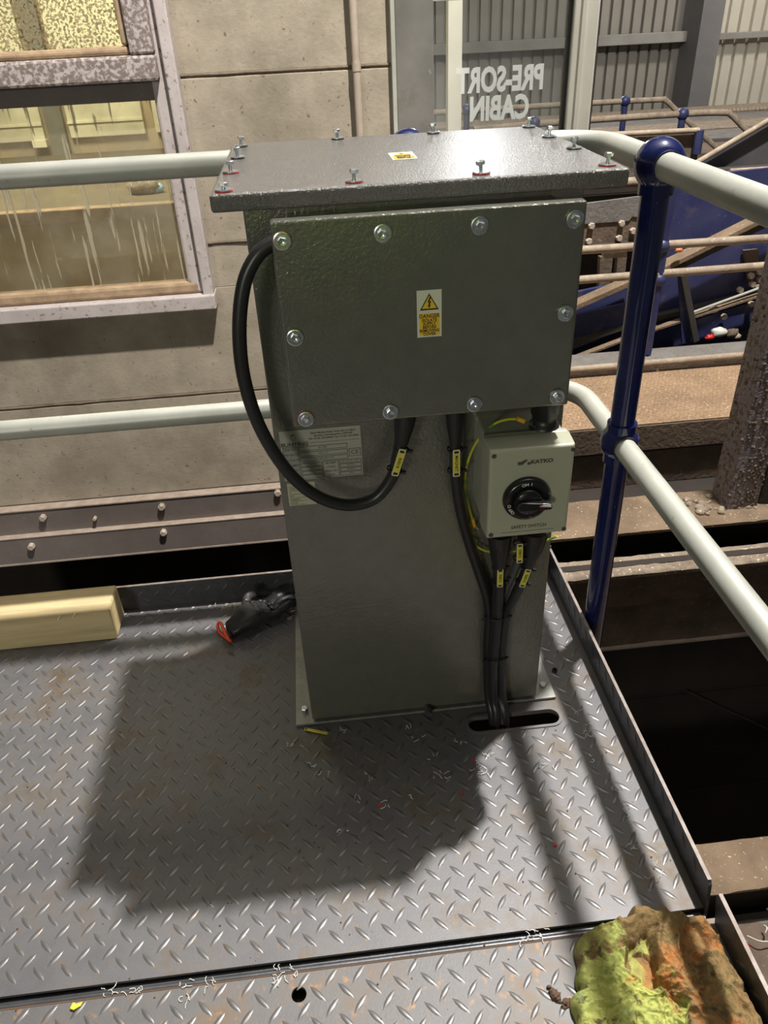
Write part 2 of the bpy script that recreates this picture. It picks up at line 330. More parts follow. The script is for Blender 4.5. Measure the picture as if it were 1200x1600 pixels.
floor = empty('floor', 'grey steel tread plate platform the cabinet stands on', kind='structure')
SLOT = (0.352, 1.140)
slot = stadium(SLOT[0], SLOT[1], 0.103, 0.021)
plate_with_holes('tread_plate', [(-1.7, 0.683), (KX, 0.683), (KX, KY), (-1.7, KY)], [slot], -0.006, 0.0, M['steelplate'], floor)
HOLE = PZ(467, 1553, 0)
hl = [(HOLE.x+0.0125*math.cos(a*math.pi/10), HOLE.y+0.0125*math.sin(a*math.pi/10)) for a in range(20)]
plate_with_holes('tread_plate', [(-1.7, -0.6), (0.60, -0.6), (0.60, 0.664), (-1.7, 0.664)], [hl], -0.008, -0.002, M['oldplate'], floor)
# raised rim of the slot
rim = MB(); o_ = stadium(SLOT[0], SLOT[1], 0.110, 0.0275, 12); i_ = stadium(SLOT[0], SLOT[1], 0.103, 0.0208, 12)
n = len(o_)
rim.add([(x,y,0.003) for x,y in o_]+[(x,y,0.003) for x,y in i_]+[(x,y,-0.001) for x,y in o_]+[(x,y,-0.009) for x,y in i_],
        [(k,(k+1)%n,(k+1)%n+n,k+n) for k in range(n)]+[(k+2*n,(k+1)%n+2*n,(k+1)%n,k) for k in range(n)]+[(k+n,(k+1)%n+n,(k+1)%n+3*n,k+3*n) for k in range(n)])
rim.build('slot_rim', M['steelplate'], floor)
# tread lugs: almond shaped ridges, two directions
def lugs(x0, x1, y0, y1, material, parent, frame=None, keep=lambda x, y: True, p=0.046, hgt=0.0021):
    mb = MB(); i0 = int(math.floor(x0/p))-1; i1 = int(math.ceil(x1/p))+1; j0 = int(math.floor(y0/p))-1; j1 = int(math.ceil(y1/p))+1
    for i in range(i0, i1):
        for j in range(j0, j1):
            for q in (0, 1):
                x = (i+0.5*q)*p; y = (j+0.5*q)*p
                if not (x0+0.006 < x < x1-0.006 and y0+0.006 < y < y1-0.006) or not keep(x, y): continue
                a = math.radians(52 if q == 0 else -46); L_ = 0.0185; W_ = 0.0046
                d = Vector((math.cos(a), math.sin(a), 0)); e = Vector((-d.y, d.x, 0)); c0 = Vector((x, y, 0))
                base = []
                for t, wv in ((-1,0),(-0.5,0.78),(0,1),(0.5,0.78),(1,0),(0.5,-0.78),(0,-1),(-0.5,-0.78)):
                    base.append(c0+d*L_*t+e*W_*wv)
                top = [c0+d*L_*t+Z*h for t, h in ((-0.62, hgt*0.8),(0, hgt),(0.62, hgt*0.8))]
                vs = base+top
                fs = [(0,1,8),(1,2,9,8),(2,3,10,9),(3,4,10),(4,5,10),(5,6,9,10),(6,7,8,9),(7,0,8)]
                fs = [tuple(reversed(f)) for f in fs]
                if frame: vs = [frame(v) for v in vs]
                mb.add(vs, fs, True)
    return mb.build('tread_lugs', material, parent, kind='stuff')
cabinet_fp = lambda x, y: not (-0.14 < x < 0.47 and 1.18 < y < 1.66) and not (abs(x-SLOT[0]) < 0.12 and abs(y-SLOT[1]) < 0.035)
lugs(-1.69, KX-0.003, 0.69, KY-0.003, M['lug'], floor, keep=cabinet_fp)
lugs(-1.69, 0.57, -0.58, 0.656, M['lug'], floor, frame=lambda v: v+Vector((0.012, 0.004, -0.002)), keep=lambda x, y: (Vector((x+.012,y+.004,0))-Vector((HOLE.x,HOLE.y,0))).length > 0.02)
# joint bar between plates (rounded weld bead / angle lip)
jb = MB(); jb.tube([(-1.7, 0.668, -0.008), (-0.9, 0.668, -0.0075), (0.0, 0.668, -0.0085), (0.575, 0.668, -0.008)], 0.0065, 8)
jb.box((-1.7, 0.655, -0.03), (0.575, 0.69, -0.013)); jb.build('joint_bar', M['kerbsteel'], floor)
lip = MB(); lip.box((-1.7, 0.6615, -0.009), (0.575, 0.6640, -0.0012)); lip.build('rusty_edge', M['rust'], floor)

# kerbs (upstands of the same tread plate)
kb = empty('trim_1', 'dark tread plate kerb along the back edge of the platform', kind='structure')
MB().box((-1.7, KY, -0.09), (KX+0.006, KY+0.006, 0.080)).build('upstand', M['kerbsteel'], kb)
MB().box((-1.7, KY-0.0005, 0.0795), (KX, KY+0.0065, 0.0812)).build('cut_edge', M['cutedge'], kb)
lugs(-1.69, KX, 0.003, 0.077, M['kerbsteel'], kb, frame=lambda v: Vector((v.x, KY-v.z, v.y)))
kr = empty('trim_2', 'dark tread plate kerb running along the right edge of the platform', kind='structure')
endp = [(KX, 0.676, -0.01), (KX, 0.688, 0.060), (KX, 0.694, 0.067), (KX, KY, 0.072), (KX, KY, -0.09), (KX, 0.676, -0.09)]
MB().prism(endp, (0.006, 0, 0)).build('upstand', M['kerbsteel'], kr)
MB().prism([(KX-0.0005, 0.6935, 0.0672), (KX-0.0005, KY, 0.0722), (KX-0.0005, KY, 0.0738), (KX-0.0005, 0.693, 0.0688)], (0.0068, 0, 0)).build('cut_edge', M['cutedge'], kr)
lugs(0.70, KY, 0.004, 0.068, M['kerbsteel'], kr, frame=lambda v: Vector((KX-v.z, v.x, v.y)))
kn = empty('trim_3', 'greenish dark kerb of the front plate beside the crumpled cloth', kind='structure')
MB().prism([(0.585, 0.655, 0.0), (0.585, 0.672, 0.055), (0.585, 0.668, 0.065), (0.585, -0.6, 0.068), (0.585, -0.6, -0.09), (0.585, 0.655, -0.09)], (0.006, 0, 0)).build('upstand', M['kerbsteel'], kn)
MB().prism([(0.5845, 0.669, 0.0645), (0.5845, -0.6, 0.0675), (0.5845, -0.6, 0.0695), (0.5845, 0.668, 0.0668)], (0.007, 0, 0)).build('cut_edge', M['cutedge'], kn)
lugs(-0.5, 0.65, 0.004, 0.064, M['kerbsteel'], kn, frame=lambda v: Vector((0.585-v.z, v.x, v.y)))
# steelwork under the platform
us = empty('trim_4', 'dark steel bearers hidden under the platform', kind='structure')
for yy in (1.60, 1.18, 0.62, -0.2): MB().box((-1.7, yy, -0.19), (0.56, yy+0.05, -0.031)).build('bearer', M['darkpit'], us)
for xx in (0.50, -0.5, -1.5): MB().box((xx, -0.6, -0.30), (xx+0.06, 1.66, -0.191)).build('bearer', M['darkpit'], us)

# --- cabin wall
W = 3.40
wall = empty('wall_back', 'dusty beige panelled cabin wall behind the cabinet', kind='structure')
z_t = -0.66; xr = 0.372
WX = PY(335, 445, W).x          # right side of window
seams = [z_t, -0.135, 0.545, 1.165, 1.90, 2.7]
for k in range(len(seams)-1):
    a, b_ = seams[k]+0.006, seams[k+1]-0.006
    yy = W+0.006*(k % 2)
    if k == 1 and True:
        pass
    if k in (2, 3):     # beside the window only
        MB().box((WX-0.02, yy, a), (xr, W+0.06, b_)).build('wall_panel', M['wall'], wall, bevel=0.004)
        MB().box((-4.2, yy, a), (-2.35, W+0.06, b_)).build('wall_panel', M['wall'], wall, bevel=0.004)
    elif k == 1:
        zb = 0.36
        MB().box((-4.2, yy, a), (xr, W+0.06, zb)).build('wall_panel', M['wall'], wall, bevel=0.004)
        MB().box((WX-0.02, yy, zb), (xr, W+0.06, b_)).build('wall_panel', M['wall'], wall, bevel=0.002)
        MB().box((-4.2, yy, zb), (-2.35, W+0.06, b_)).build('wall_panel', M['wall'], wall, bevel=0.002)
    else:
        MB().box((-4.2, yy, a), (xr, W+0.06, b_)).build('wall_panel', M['wall'], wall, bevel=0.004)
for zz in seams[1:-1]:
    x0 = -4.2 if zz < 0.4 else WX-0.02
    MB().box((x0, W+0.004, zz-0.007), (xr, W+0.05, zz+0.007)).build('joint', M['wallgrime'], wall)
    lg = MB(); nn_ = 60; vs = []; fs = []
    for i in range(nn_+1):
        x = x0+(xr-x0)*i/nn_; j = noise.noise(Vector((x*9, zz*5, 0)))*0.004
        for yy, dz in ((W+0.002, 0.009), (W-0.003+j*0.8, 0.006+j), (W-0.002+j*0.8, 0.001), (W+0.002, -0.003+j)): vs.append((x, yy, zz+dz))
    for i in range(nn_):
        for q in range(3): fs.append((i*4+q, i*4+q+1, (i+1)*4+q+1, (i+1)*4+q))
    lg.add(vs, fs, True).build('dirt_ledge', M['wallgrime'], wall)
# bottom angles with bolts
za, zb_, zc = -0.66, -0.80, -0.955
MB().prism([(-4.2, W-0.055, za+0.004), (-4.2, W+0.05, za+0.004), (-4.2, W+0.05, zb_), (-4.2, W-0.050, zb_)], (4.2+xr, 0, 0)).build('edge_angle', M['angle'], wall)
MB().box((-4.2, W-0.060, za), (xr, W-0.005, za+0.006)).build('angle_lip', M['angleedge'], wall)
MB().box((-4.2, W-0.085, zc), (xr, W+0.05, zb_)).build('edge_angle', M['angle'], wall)
MB().box((-4.2, W-0.088, zb_-0.001), (xr, W-0.048, zb_+0.004)).build('angle_lip', M['angleedge'], wall)
MB().box((-4.2, W-0.088, zc-0.006), (xr, W-0.02, zc+0.003)).build('angle_lip', M['angleedge'], wall)
def hexbolt(o, ax, r, h, name, material, parent, wash=None):
    mb = MB(); ax = Vector(ax)
    if wash: mb.lathe([(1e-5, wash[1]), (wash[0], wash[1]), (wash[0], 0)], o, ax, 20, False)
    z0 = wash[1] if wash else 0
    mb.lathe([(r, z0), (r, z0+h*0.85), (r*0.86, z0+h), (1e-5, z0+h)], o, ax, 6, False)
    return mb.build(name, material, parent)
for px, py, yy in ((68, 807, W-0.055), (253, 790, W-0.055), (434, 768, W-0.055), (50, 852, W-0.085), (256, 830, W-0.085), (149, 808, W-0.055)):
    p = PY(px, py, yy); sz = 0.017 if px != 149 else 0.009
    hexbolt(p, (0, -1, 0), sz, 0.026, 'wall_bolt', M['bolt'], wall)
# pipe on the wall
pp = empty('conduit_pipe', 'thin dusty vertical pipe clipped to the cabin wall', 'pipe')
x_ = PY(557, 105, W-0.045).x
MB().tube([(x_, W-0.045, -0.60), (x_, W-0.045, 2.7)], 0.0155, 14).build('pipe', M['pipe'], pp)
MB().tube([(x_, W-0.045, 1.185), (x_, W-0.045, 1.155)], 0.0175, 14).build('collar', M['pipe'], pp)
for zz in (0.2, 1.9): MB().box((x_-0.02, W-0.062, zz), (x_+0.02, W+0.004, zz+0.02)).build('clip', M['pipe'], pp)

MB().box((-4.3, W-0.43, 2.76), (0.85, W+0.3, 2.82)).build('wall_light_block', M['girt'], wall)  # unseen slab added to keep the main floodlight off the cabin wall
# --- cabin window
def W_(px, py, d=0.0): return PY(px, py, W-d)
win = empty('window_1', 'dirty cabin window with lilac grey frame, an opening sash above a fixed pane', kind='structure')
D = 0.055
def frame_bar(name, quad, d0, d1, material, bevel=0.006):
    # quad given as (x0,z0,x1,z1)
    x0, z0, x1, z1 = quad
    return MB().box((x0, W-d0, z0), (x1, W-d1, z1)).build(name, material, win, bevel=bevel)
zsill = 0.345; ztr = 1.10; fw = 0.062
xL = -2.30
frame_bar('side_frame', (WX-0.045, zsill-0.02, WX, 2.3), D+0.015, -0.02, M['frame'])
frame_bar('side_frame', (WX-0.105, zsill+0.01, WX-0.045, 2.3), D-0.012, -0.02, M['frame'], 0.012)
frame_bar('bottom_frame', (xL, zsill-0.055, WX+0.004, zsill+0.008), D+0.03, -0.02, M['frame'])
frame_bar('bottom_frame', (xL, zsill+0.008, WX-0.06, zsill+0.06), D-0.008, -0.02, M['sill'], 0.014)
frame_bar('transom', (xL, ztr-0.005, WX-0.05, ztr+0.06), D-0.02, -0.02, M['angle'], 0.004)
frame_bar('side_frame', (xL, zsill-0.02, xL+0.08, 2.3), D+0.01, -0.02, M['frame'])
frame_bar('top_frame', (xL, 2.24, WX, 2.32), D+0.01, -0.02, M['frame'])
# opening sash, standing proud
sx1 = WX-0.068; sz0 = ztr+0.062
def sash(name, x0, x1, z0, z1, d, mt_, bev): return MB().box((x0, W-d, z0), (x1, W-0.02, z1)).build(name, mt_, win, bevel=bev)
sash('sash_frame', xL+0.05, sx1, sz0, sz0+0.085, 0.105, M['framedirty'], 0.010)
sash('sash_frame', sx1-0.085, sx1, sz0+0.085, 2.2, 0.105, M['framedirty'], 0.010)
sash('sash_frame', xL+0.05, sx1-0.085, sz0+0.085, sz0+0.115, 0.085, M['sill'], 0.012)
sash('sash_frame', sx1-0.112, sx1-0.085, sz0+0.115, 2.2, 0.085, M['sill'], 0.010)
MB().box((xL+0.08, W-0.012, zsill+0.03), (WX-0.07, W-0.006, ztr+0.02)).build('glass_pane', M['glassstreak'], win)
MB().box((xL+0.08, W-0.062, sz0+0.10), (sx1-0.10, W-0.056, 2.24)).build('glass_pane', M['glassdirty'], win)
# --- inside of the cabin
inn = empty('wall_inside', 'cream lining of the sorting cabin seen through the window', kind='structure')
BTZ = PY(100, 331, 4.0).z; YBK = PZ(150, 238, BTZ).y; IY = YBK+0.06
MB().box((-4.3, IY, -0.9), (0.33, IY+0.05, 2.7)).build('lining', M['cabinbelt'], inn)
MB().box((-4.3, W+0.07, -0.95), (0.33, IY, -0.9)).build('cabin_floor', M['cabinbelt'], inn)
MB().box((-4.3, W+0.07, 2.70), (0.33, IY+0.05, 2.75)).build('cabin_ceiling', M['creamwall'], inn)
MB().box((0.33, W+0.061, -0.9), (0.36, IY+0.05, 2.7)).build('cabin_side', M['creamwall'], inn)
MB().box((-4.3, W+0.061, -0.9), (-4.25, IY+0.05, 2.7)).build('cabin_side', M['creamwall'], inn)
def inner(name, px0, py0, px1, py1, y, mt_, t=0.03):
    a = PY(px0, py0, y); b_ = PY(px1, py1, y); return MB().box((a.x, y, a.z), (b_.x, y+t, b_.z)).build(name, mt_, inn, bevel=0.004)
MB().box((-4.2, IY-0.05, PY(130,215,IY).z), (PY(70, 200, IY).x, IY, 2.6)).build('cream_panel', M['creamwall'], inn, bevel=0.005)
MB().box((PY(108, 190, IY).x, IY-0.05, PY(160,212,IY).z), (PY(226, 190, IY).x, IY, 2.6)).build('cream_panel', M['creamwall'], inn, bevel=0.005)
MB().box((PY(243, 190, IY).x, IY-0.05, PY(250,206,IY).z), (PY(252, 190, IY).x, IY, 2.6)).build('cream_panel', M['creamwall'], inn, bevel=0.005)
for a_, b_ in ((-4.2, PY(70,200,IY).x), (PY(108,190,IY).x, PY(226,190,IY).x)):
    MB().box((a_, IY-0.062, PY(150,190,IY).z), (b_, IY-0.05, PY(150,186,IY).z)).build('cream_rail', M['creamtrim'], inn)
MB().box((PY(80,200,IY).x, IY-0.10, 0.1), (PY(106,200,IY).x, IY-0.051, 2.6)).build('cabin_post', M['cabingrey'], inn)
MB().box((PY(52,200,IY).x, IY-0.12, PY(60,228,IY).z), (PY(74,200,IY).x, IY-0.051, PY(60,216,IY).z)).build('cream_box', M['creamtrim'], inn, bevel=0.004)
# sorting belt inside with bits of waste
sb = empty('sorting_belt', 'brown belt conveyor inside the cabin behind the lower window', 'conveyor')
MB().box((-4.2, 4.05, -0.85), (0.28, YBK, BTZ-0.01)).build('belt_side', M['cabinbelt'], sb, bevel=0.01)
MB().box((-4.2, 4.06, BTZ-0.01), (0.28, YBK, BTZ)).build('belt', mat('brown_rubber_belt', (0.17, 0.135, 0.085), 0.8, 0, (0.12, 0.095, 0.06), 4), sb)
MB().box((-4.2, 3.98, BTZ-0.05), (0.28, 4.05, BTZ+0.012)).build('belt_rail', M['sill'], sb, bevel=0.004)
for nm, px, py, mt_, lab, cat, r_ in (('plastic_bag', 222, 298, M['dustpale'], 'pale crumpled plastic scrap on the belt inside the window', 'rubbish', 0.085), ('plastic_scrap', 240, 304, M['bluerag'], 'pale blue plastic scrap on the belt inside the window', 'rubbish', 0.05)):
    p = PY(px, py, 4.30); mb = MB(); mb.ball((0,0,0), 1.0, 12, 8)
    mb.v = [Vector((p.x+v.x*r_*(1+0.5*noise.noise(v*2+p)), 4.35+v.y*r_*0.7, BTZ+0.002+max(-0.0, (v.z+0.6)*r_*0.5*(1+0.6*noise.noise(v*3))))) for v in mb.v]
    tag(mb.build(nm, mt_), lab, cat)

# --- glass door with reversed lettering
door = empty('door_1', 'glazed cabin door with white frame and lettering seen from behind', kind='structure')
xg0 = PY(617, 100, W).x; xg1 = PY(676, 100, W).x; xg2 = PY(889, 100, W).x; xg3 = PY(926, 100, W).x
MB().box((xg0, W-0.03, -0.95), (xg1, W+0.08, 2.6)).build('door_jamb', M['doorgrey'], door, bevel=0.005)
MB().box((xg0-0.016, W-0.045, -0.95), (xg0-0.001, W+0.08, 2.6)).build('jamb_edge', M['galv'], door)
MB().box((xg2-0.004, W-0.03, -0.95), (xg3, W+0.05, 2.6)).build('white_post', M['doorwhite'], door, bevel=0.006)
MB().box((xg2-0.004+0.03, W-0.036, -0.95), (xg2+0.045, W-0.029, 2.6)).build('post_ridge', M['doorwhite'], door, bevel=0.002)
MB().box((xg3, W-0.02, -0.95), (xg3+0.008, W+0.06, 2.6)).build('post_edge', M['gasket'], door)
MB().box((xg2-0.014, W-0.012, -0.9), (xg2-0.004, W+0.03, 2.6)).build('gasket', M['gasket'], door)
MB().box((xg1, W+0.006, -0.9), (xg2-0.010, W+0.012, 2.6)).build('glass_pane', M['glassdoor'], door)
MB().box((xg1, W-0.02, 1.365), (xg2, W+0.03, 1.385)).build('glazing_bar', M['girt'], door)
MB().box((xg1, W-0.02, -0.95), (xg2, W+0.03, -0.90)).build('bottom_rail', M['doorwhite'], door)
for i, (body, pa, pb) in enumerate((('PRE-SORT', (849, 124), (715, 127)), ('CABIN', (822, 169), (738, 172)))):
    a = PY(*pa, W-0.0); b_ = PY(*pb, W-0.0); c = (a+b_)/2
    text('lettering', body, (c.x, W+0.003, c.z), (-1, 0, 0), (0, 0, 1), 0.118, M['vinylwhite'], door, bold=0.0045, sx=1.18*(a.x-b_.x)/(0.118*(5.15 if i == 0 else 3.15)))

# --- far shed wall (profiled cladding)
FY = 18.0
far = empty('wall_far', 'profiled metal cladding of the far shed wall', kind='structure')
def cladding(x0, x1, y, mt_, pitch=0.235):
    mb = MB(); vs = []; fs = []; x = x0
    prof = ((0.0, 0.0), (0.42, 0.0), (0.48, 0.10), (0.66, 0.10), (0.72, 0.0))
    while x < x1:
        for t, d in prof: vs.append((x+t*pitch, y+d, -6)); vs.append((x+t*pitch, y+d, 9))
        x += pitch
    for i in range(len(vs)//2-1): fs.append((2*i, 2*i+1, 2*i+3, 2*i+2))
    return mb.add(vs, fs).build('cladding', mt_, far)
xc0 = PY(1072, 120, FY).x; xc1 = PY(1100, 120, FY).x
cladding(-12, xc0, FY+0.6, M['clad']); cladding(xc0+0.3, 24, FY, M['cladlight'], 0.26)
zg = PY(900, 66, FY).z
MB().box((-12, FY+0.25, PY(870, 72, FY).z-0.06), (xc0, FY+0.5, PY(870, 60, FY).z+0.0)).build('sheeting_rail', M['girt'], far, bevel=0.01)
MB().box((xc1, FY-0.25, PY(1150, 60, FY).z), (24, FY-0.06, PY(1150, 50, FY).z)).build('sheeting_rail', M['girt'], far, bevel=0.01)
MB().box((xc0, FY-0.30, -6), (xc0+0.12, FY+0.55, 9)).build('stanchion_flange', M['shedcol'], far)
MB().box((xc0+0.12, FY-0.30, -6), (xc1+0.06, FY-0.26, 9)).build('stanchion_flange', M['shedcol'], far)
MB().box((-14, 0, 9.0), (24, 21, 9.05)).build('upper_sheet', M['girt'], far)

# layered dusty conveyor structures in front of the far wall
fc = empty('far_conveyor', 'long dusty conveyor line along the foot of the far shed wall', 'conveyor')
for k, (py, yy, h_, mt_) in enumerate(((172, 15.5, 0.18, M['dustpale']), (186, 14.6, 0.16, M['greydust']), (198, 13.6, 0.2, M['dustpale']), (214, 12.6, 0.3, M['greydust']), (236, 11.4, 0.7, M['dustdark']))):
    p = PY(1150, py, yy); MB().box((2.0, yy, p.z-h_), (16, yy+0.9, p.z)).build('conveyor_deck', mt_, fc, bevel=0.01)
rl = MB()
for k in range(150):
    for py, yy in ((171, 15.4), (189, 14.5)):
        p = PY(1150, py, yy); x = 3.6+k*0.075; rl.box((x, yy-0.02, p.z-0.02), (x+0.035, yy+0.0, p.z+0.02))
rl.build('roller_bolts', M['bolt'], fc, kind='stuff')
MB().box((2.0, 11.0, -8), (16, 11.4, PY(1150, 250, 11.0).z)).build('skirt', M['dustdark'], fc)

# --- ground far below
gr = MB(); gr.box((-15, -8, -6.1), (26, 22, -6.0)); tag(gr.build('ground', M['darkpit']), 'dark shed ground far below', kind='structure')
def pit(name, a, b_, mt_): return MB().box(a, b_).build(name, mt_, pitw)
pitw = empty('wall_lower', 'dark steel pit below the platform, with unseen sides added to block light', kind='structure')
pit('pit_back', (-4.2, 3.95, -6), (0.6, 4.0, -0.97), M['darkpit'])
pit('pit_block_left', (-4.3, -1, -6), (-4.2, 3.3, -0.2), M['darkpit'])  # unseen side added to keep ambient light out of the pit
pit('pit_block_front', (-4.3, -1.1, -6), (3.5, -1.0, -0.3), M['darkpit'])  # unseen, added to stop ambient light leaking in below the platform
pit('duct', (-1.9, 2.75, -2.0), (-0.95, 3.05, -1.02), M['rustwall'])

# ================================================================== RIGHT-HAND STEELWORK
BZ = -0.80
def beam_x(name, px, py_back, py_front, z, h, mt_top, parent, x0, x1, mt_face=None, pn='flange'):
    yb = PZ(px, py_back, z).y; yf = PZ(px, py_front, z).y
    MB().box((x0, yf, z-0.02), (x1, yb, z)).build(pn, mt_top, parent, bevel=0.003)
    return yf, yb
ba = empty('floor_beam', 'dust covered wide steel beam under the foot of the spattered column', 'beam')
yf, yb = beam_x('b', 1000, 775, 830, BZ, 0.1, M['dust'], ba, 0.62, 4.2, pn='top_flange')
MB().box((0.62, yf+0.13, BZ-0.42), (4.2, yf+0.15, BZ-0.021)).build('web', M['darkpit'], ba)
# lumpy dust ledge
def lumpy(name, x0, x1, y0, y1, z, amp, mt_, parent, nx=90, ny=8, sc=14, kind=None):
    vs = []; fs = []
    for i in range(nx+1):
        for j in range(ny+1):
            x = x0+(x1-x0)*i/nx; y = y0+(y1-y0)*j/ny
            e = min(j, ny-j)/(ny/2); h = amp*(0.5+0.9*noise.noise(Vector((x*sc, y*sc, z*3))) + 0.5*noise.noise(Vector((x*sc*2.7, y*sc*2.7, 5))))
            if j in (0, ny): h = -0.012; y += 0.008*noise.noise(Vector((x*sc*1.3, y*9, 1)))
            vs.append((x, y, z+max(-0.01, h)*min(1, e+0.35)))
    for i in range(nx):
        for j in range(ny): a = i*(ny+1)+j; fs.append((a, a+ny+1, a+ny+2, a+1))
    return MB().add(vs, fs, True).build(name, mt_, parent, kind=kind)
lumpy('dust_crust', 0.62, 4.2, yf-0.004, yb, BZ+0.003, 0.014, M['dust'], ba)
# stepped dirty wall of the hopper
hp = empty('hopper_wall', 'mud caked plated hopper side with dusty ledges below the floor beam', 'hopper')
HY = 2.66
def zat(px, py, y): return PY(px, py, y).z
z1 = zat(1000, 873, HY+0.12); z2 = zat(1000, 889, HY+0.03)
MB().box((0.62, HY+0.10, z1-0.03), (4.2, HY+0.145, z1)).build('upper_ledge', M['dustpale'], hp)
lumpy('dust_crust', 0.62, 4.2, HY+0.09, HY+0.145, z1+0.002, 0.014, M['dustpale'], hp, sc=18)
MB().box((0.62, HY, z2-0.025), (4.2, HY+0.055, z2)).build('lower_ledge', M['dustpale'], hp)
lumpy('dust_crust', 0.62, 4.2, HY-0.006, HY+0.055, z2+0.002, 0.018, M['dustpale'], hp, sc=20)
z3 = zat(1000, 950, HY); z4 = zat(1000, 1013, HY)
def lumpy_wall(name, x0, x1, z0, z1_, y, amp, mt_, parent, nx=110, nz=14, sc=9):
    vs = []; fs = []
    for i in range(nx+1):
        for j in range(nz+1):
            x = x0+(x1-x0)*i/nx; z = z0+(z1_-z0)*j/nz
            h = amp*(noise.noise(Vector((x*sc, z*sc*1.6, y)))+0.6*abs(noise.noise(Vector((x*sc*2.5, z*sc*3, 4)))))
            vs.append((x, y-h, z))
    for i in range(nx):
        for j in range(nz): a = i*(nz+1)+j; fs.append((a, a+1, a+nz+2, a+nz+1))
    return MB().add([Vector(v) for v in vs], [tuple(reversed(f)) for f in fs], True).build(name, mt_, parent)
lumpy_wall('side_plate', 0.62, 4.2, z3, z2-0.02, HY+0.03, 0.016, M['dustdark'], hp)
lumpy_wall('side_plate', 0.62, 4.2, z4, z3-0.006, HY+0.036, 0.007, M['dustdark'], hp)
MB().box((0.62, HY+0.06, z4-0.4), (4.2, HY+0.10, z2)).build('backing_plate', M['darkpit'], hp)
MB().box((0.62, HY+0.015, z4-0.010), (4.2, HY+0.06, z4)).build('plate_edge', M['angleedge'], hp)
zz_ = z4-0.03
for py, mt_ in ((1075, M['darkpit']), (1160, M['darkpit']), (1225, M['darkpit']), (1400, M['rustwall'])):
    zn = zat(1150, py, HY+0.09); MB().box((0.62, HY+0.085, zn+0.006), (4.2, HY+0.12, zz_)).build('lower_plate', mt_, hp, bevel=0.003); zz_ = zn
# diagonal thin rod on the dark wall
MB().tube([PY(980, 1035, HY+0.07), PY(1200, 1140, HY+0.07)], 0.006, 8).build('rod', M['rustwall'], hp)
# bottom beam
bb = empty('lower_beam', 'dusty brown beam crossing the pit beside the kerb end', 'beam')
LZ = -1.55
yf2, yb2 = beam_x('b', 1150, 1312, 1392, LZ, 0.1, M['dust'], bb, 0.5, 4.2, pn='top_flange')
lumpy('dust_crust', 0.5, 4.2, yf2-0.002, yb2, LZ+0.002, 0.008, M['dust'], bb, sc=22)
MB().box((0.5, yf2+0.06, LZ-0.3), (4.2, yf2+0.08, LZ-0.021)).build('web', M['darkpit'], bb)
# rubbish shelf at the bottom
rs = empty('waste_bed', 'dark ledge strewn with shredded waste below the front kerb', 'ledge')
RZ_ = -1.75; yr = PZ(1170, 1438, RZ_).y
MB().box((0.5, -0.6, RZ_-0.1), (4.2, yr, RZ_)).build('shelf', M['greydust'], rs)
lumpy('dust_crust', 0.5, 4.2, -0.6, yr, RZ_+0.002, 0.03, M['dustdark'], rs, ny=40, sc=10)
fl = MB()
for k in range(70):
    x = random.uniform(1.0, 1.9); y = random.uniform(0.5, yr-0.02); z = RZ_+0.03+random.random()*0.02; a = random.uniform(0, 6.28); l_ = random.uniform(0.02, 0.09)
    q = [Vector((x, y, z)), Vector((x+math.cos(a)*l_*0.5, y+math.sin(a)*l_*0.5, z+0.012)), Vector((x+math.cos(a+0.4)*l_, y+math.sin(a+0.4)*l_, z))]
    fl.tube(bez(q, 3), 0.0022+random.random()*0.003, 5)
fl.build('shredded_waste', M['swarf'], rs, kind='stuff')
p = PZ(1166, 1478, RZ_+0.04); tag(MB().ball(p, 0.011, 12, 8).build('bead', M['red']), 'small red bead lying on the waste below the kerb', 'bead')

# spattered column
cl = empty('steel_column', 'mud spattered purple grey box column rising from the dusty floor beam', 'column')
cxa = PZ(1134, 799, BZ); cxb = PZ(1181, 794, BZ)
cw = cxb.x-cxa.x
MB().box((cxa.x, cxa.y, BZ+0.004), (cxb.x, cxa.y+0.16, 1.6)).build('shaft', M['column'], cl, bevel=0.006)
mb = MB()
for k in range(900):
    z = random.uniform(BZ, 1.1); r_ = random.uniform(0.003, 0.009); face = random.random() < 0.78
    dens = 0.25+0.75*abs(noise.noise(Vector((z*2.0, 3.3, 0))))*2
    if random.random() > dens+0.3: continue
    if face: x = cxa.x+cw*min(0.97, max(0.03, random.betavariate(2.2, 1.3))); p = Vector((x, cxa.y-0.001, z))
    else: p = Vector((cxa.x-0.001, cxa.y+random.uniform(0.0, 0.15), z))
    if not face and random.random() < 0.5: continue
    mb.v_ = None; b0 = len(mb.v); mb.ball((0,0,0), r_, 6, 4)
    for i in range(b0, len(mb.v)): q = mb.v[i]; mb.v[i] = p+Vector((q.x, q.y*0.45 if face else q.y, q.z*1.2))
mb.build('mud_spatter', M['dustdark'], cl, kind='stuff')
mb = MB()
for k in range(60):
    p = Vector((cxa.x+random.uniform(-0.16, 0.35), cxa.y+random.uniform(-0.03, 0.14), BZ+0.012)); r_ = random.uniform(0.008, 0.028)
    mb.ball(p, r_, 7, 5); 
for i, v in enumerate(mb.v): v.z = BZ+0.012+(v.z-BZ-0.012)*0.6
mb.build('dirt_heap', M['dustpale'], cl, kind='stuff')
MB().box((cxb.x+0.02, cxa.y+0.02, BZ), (cxb.x+0.24, cxa.y+0.05, 1.2)).build('cleat', M['darkpit'], cl)

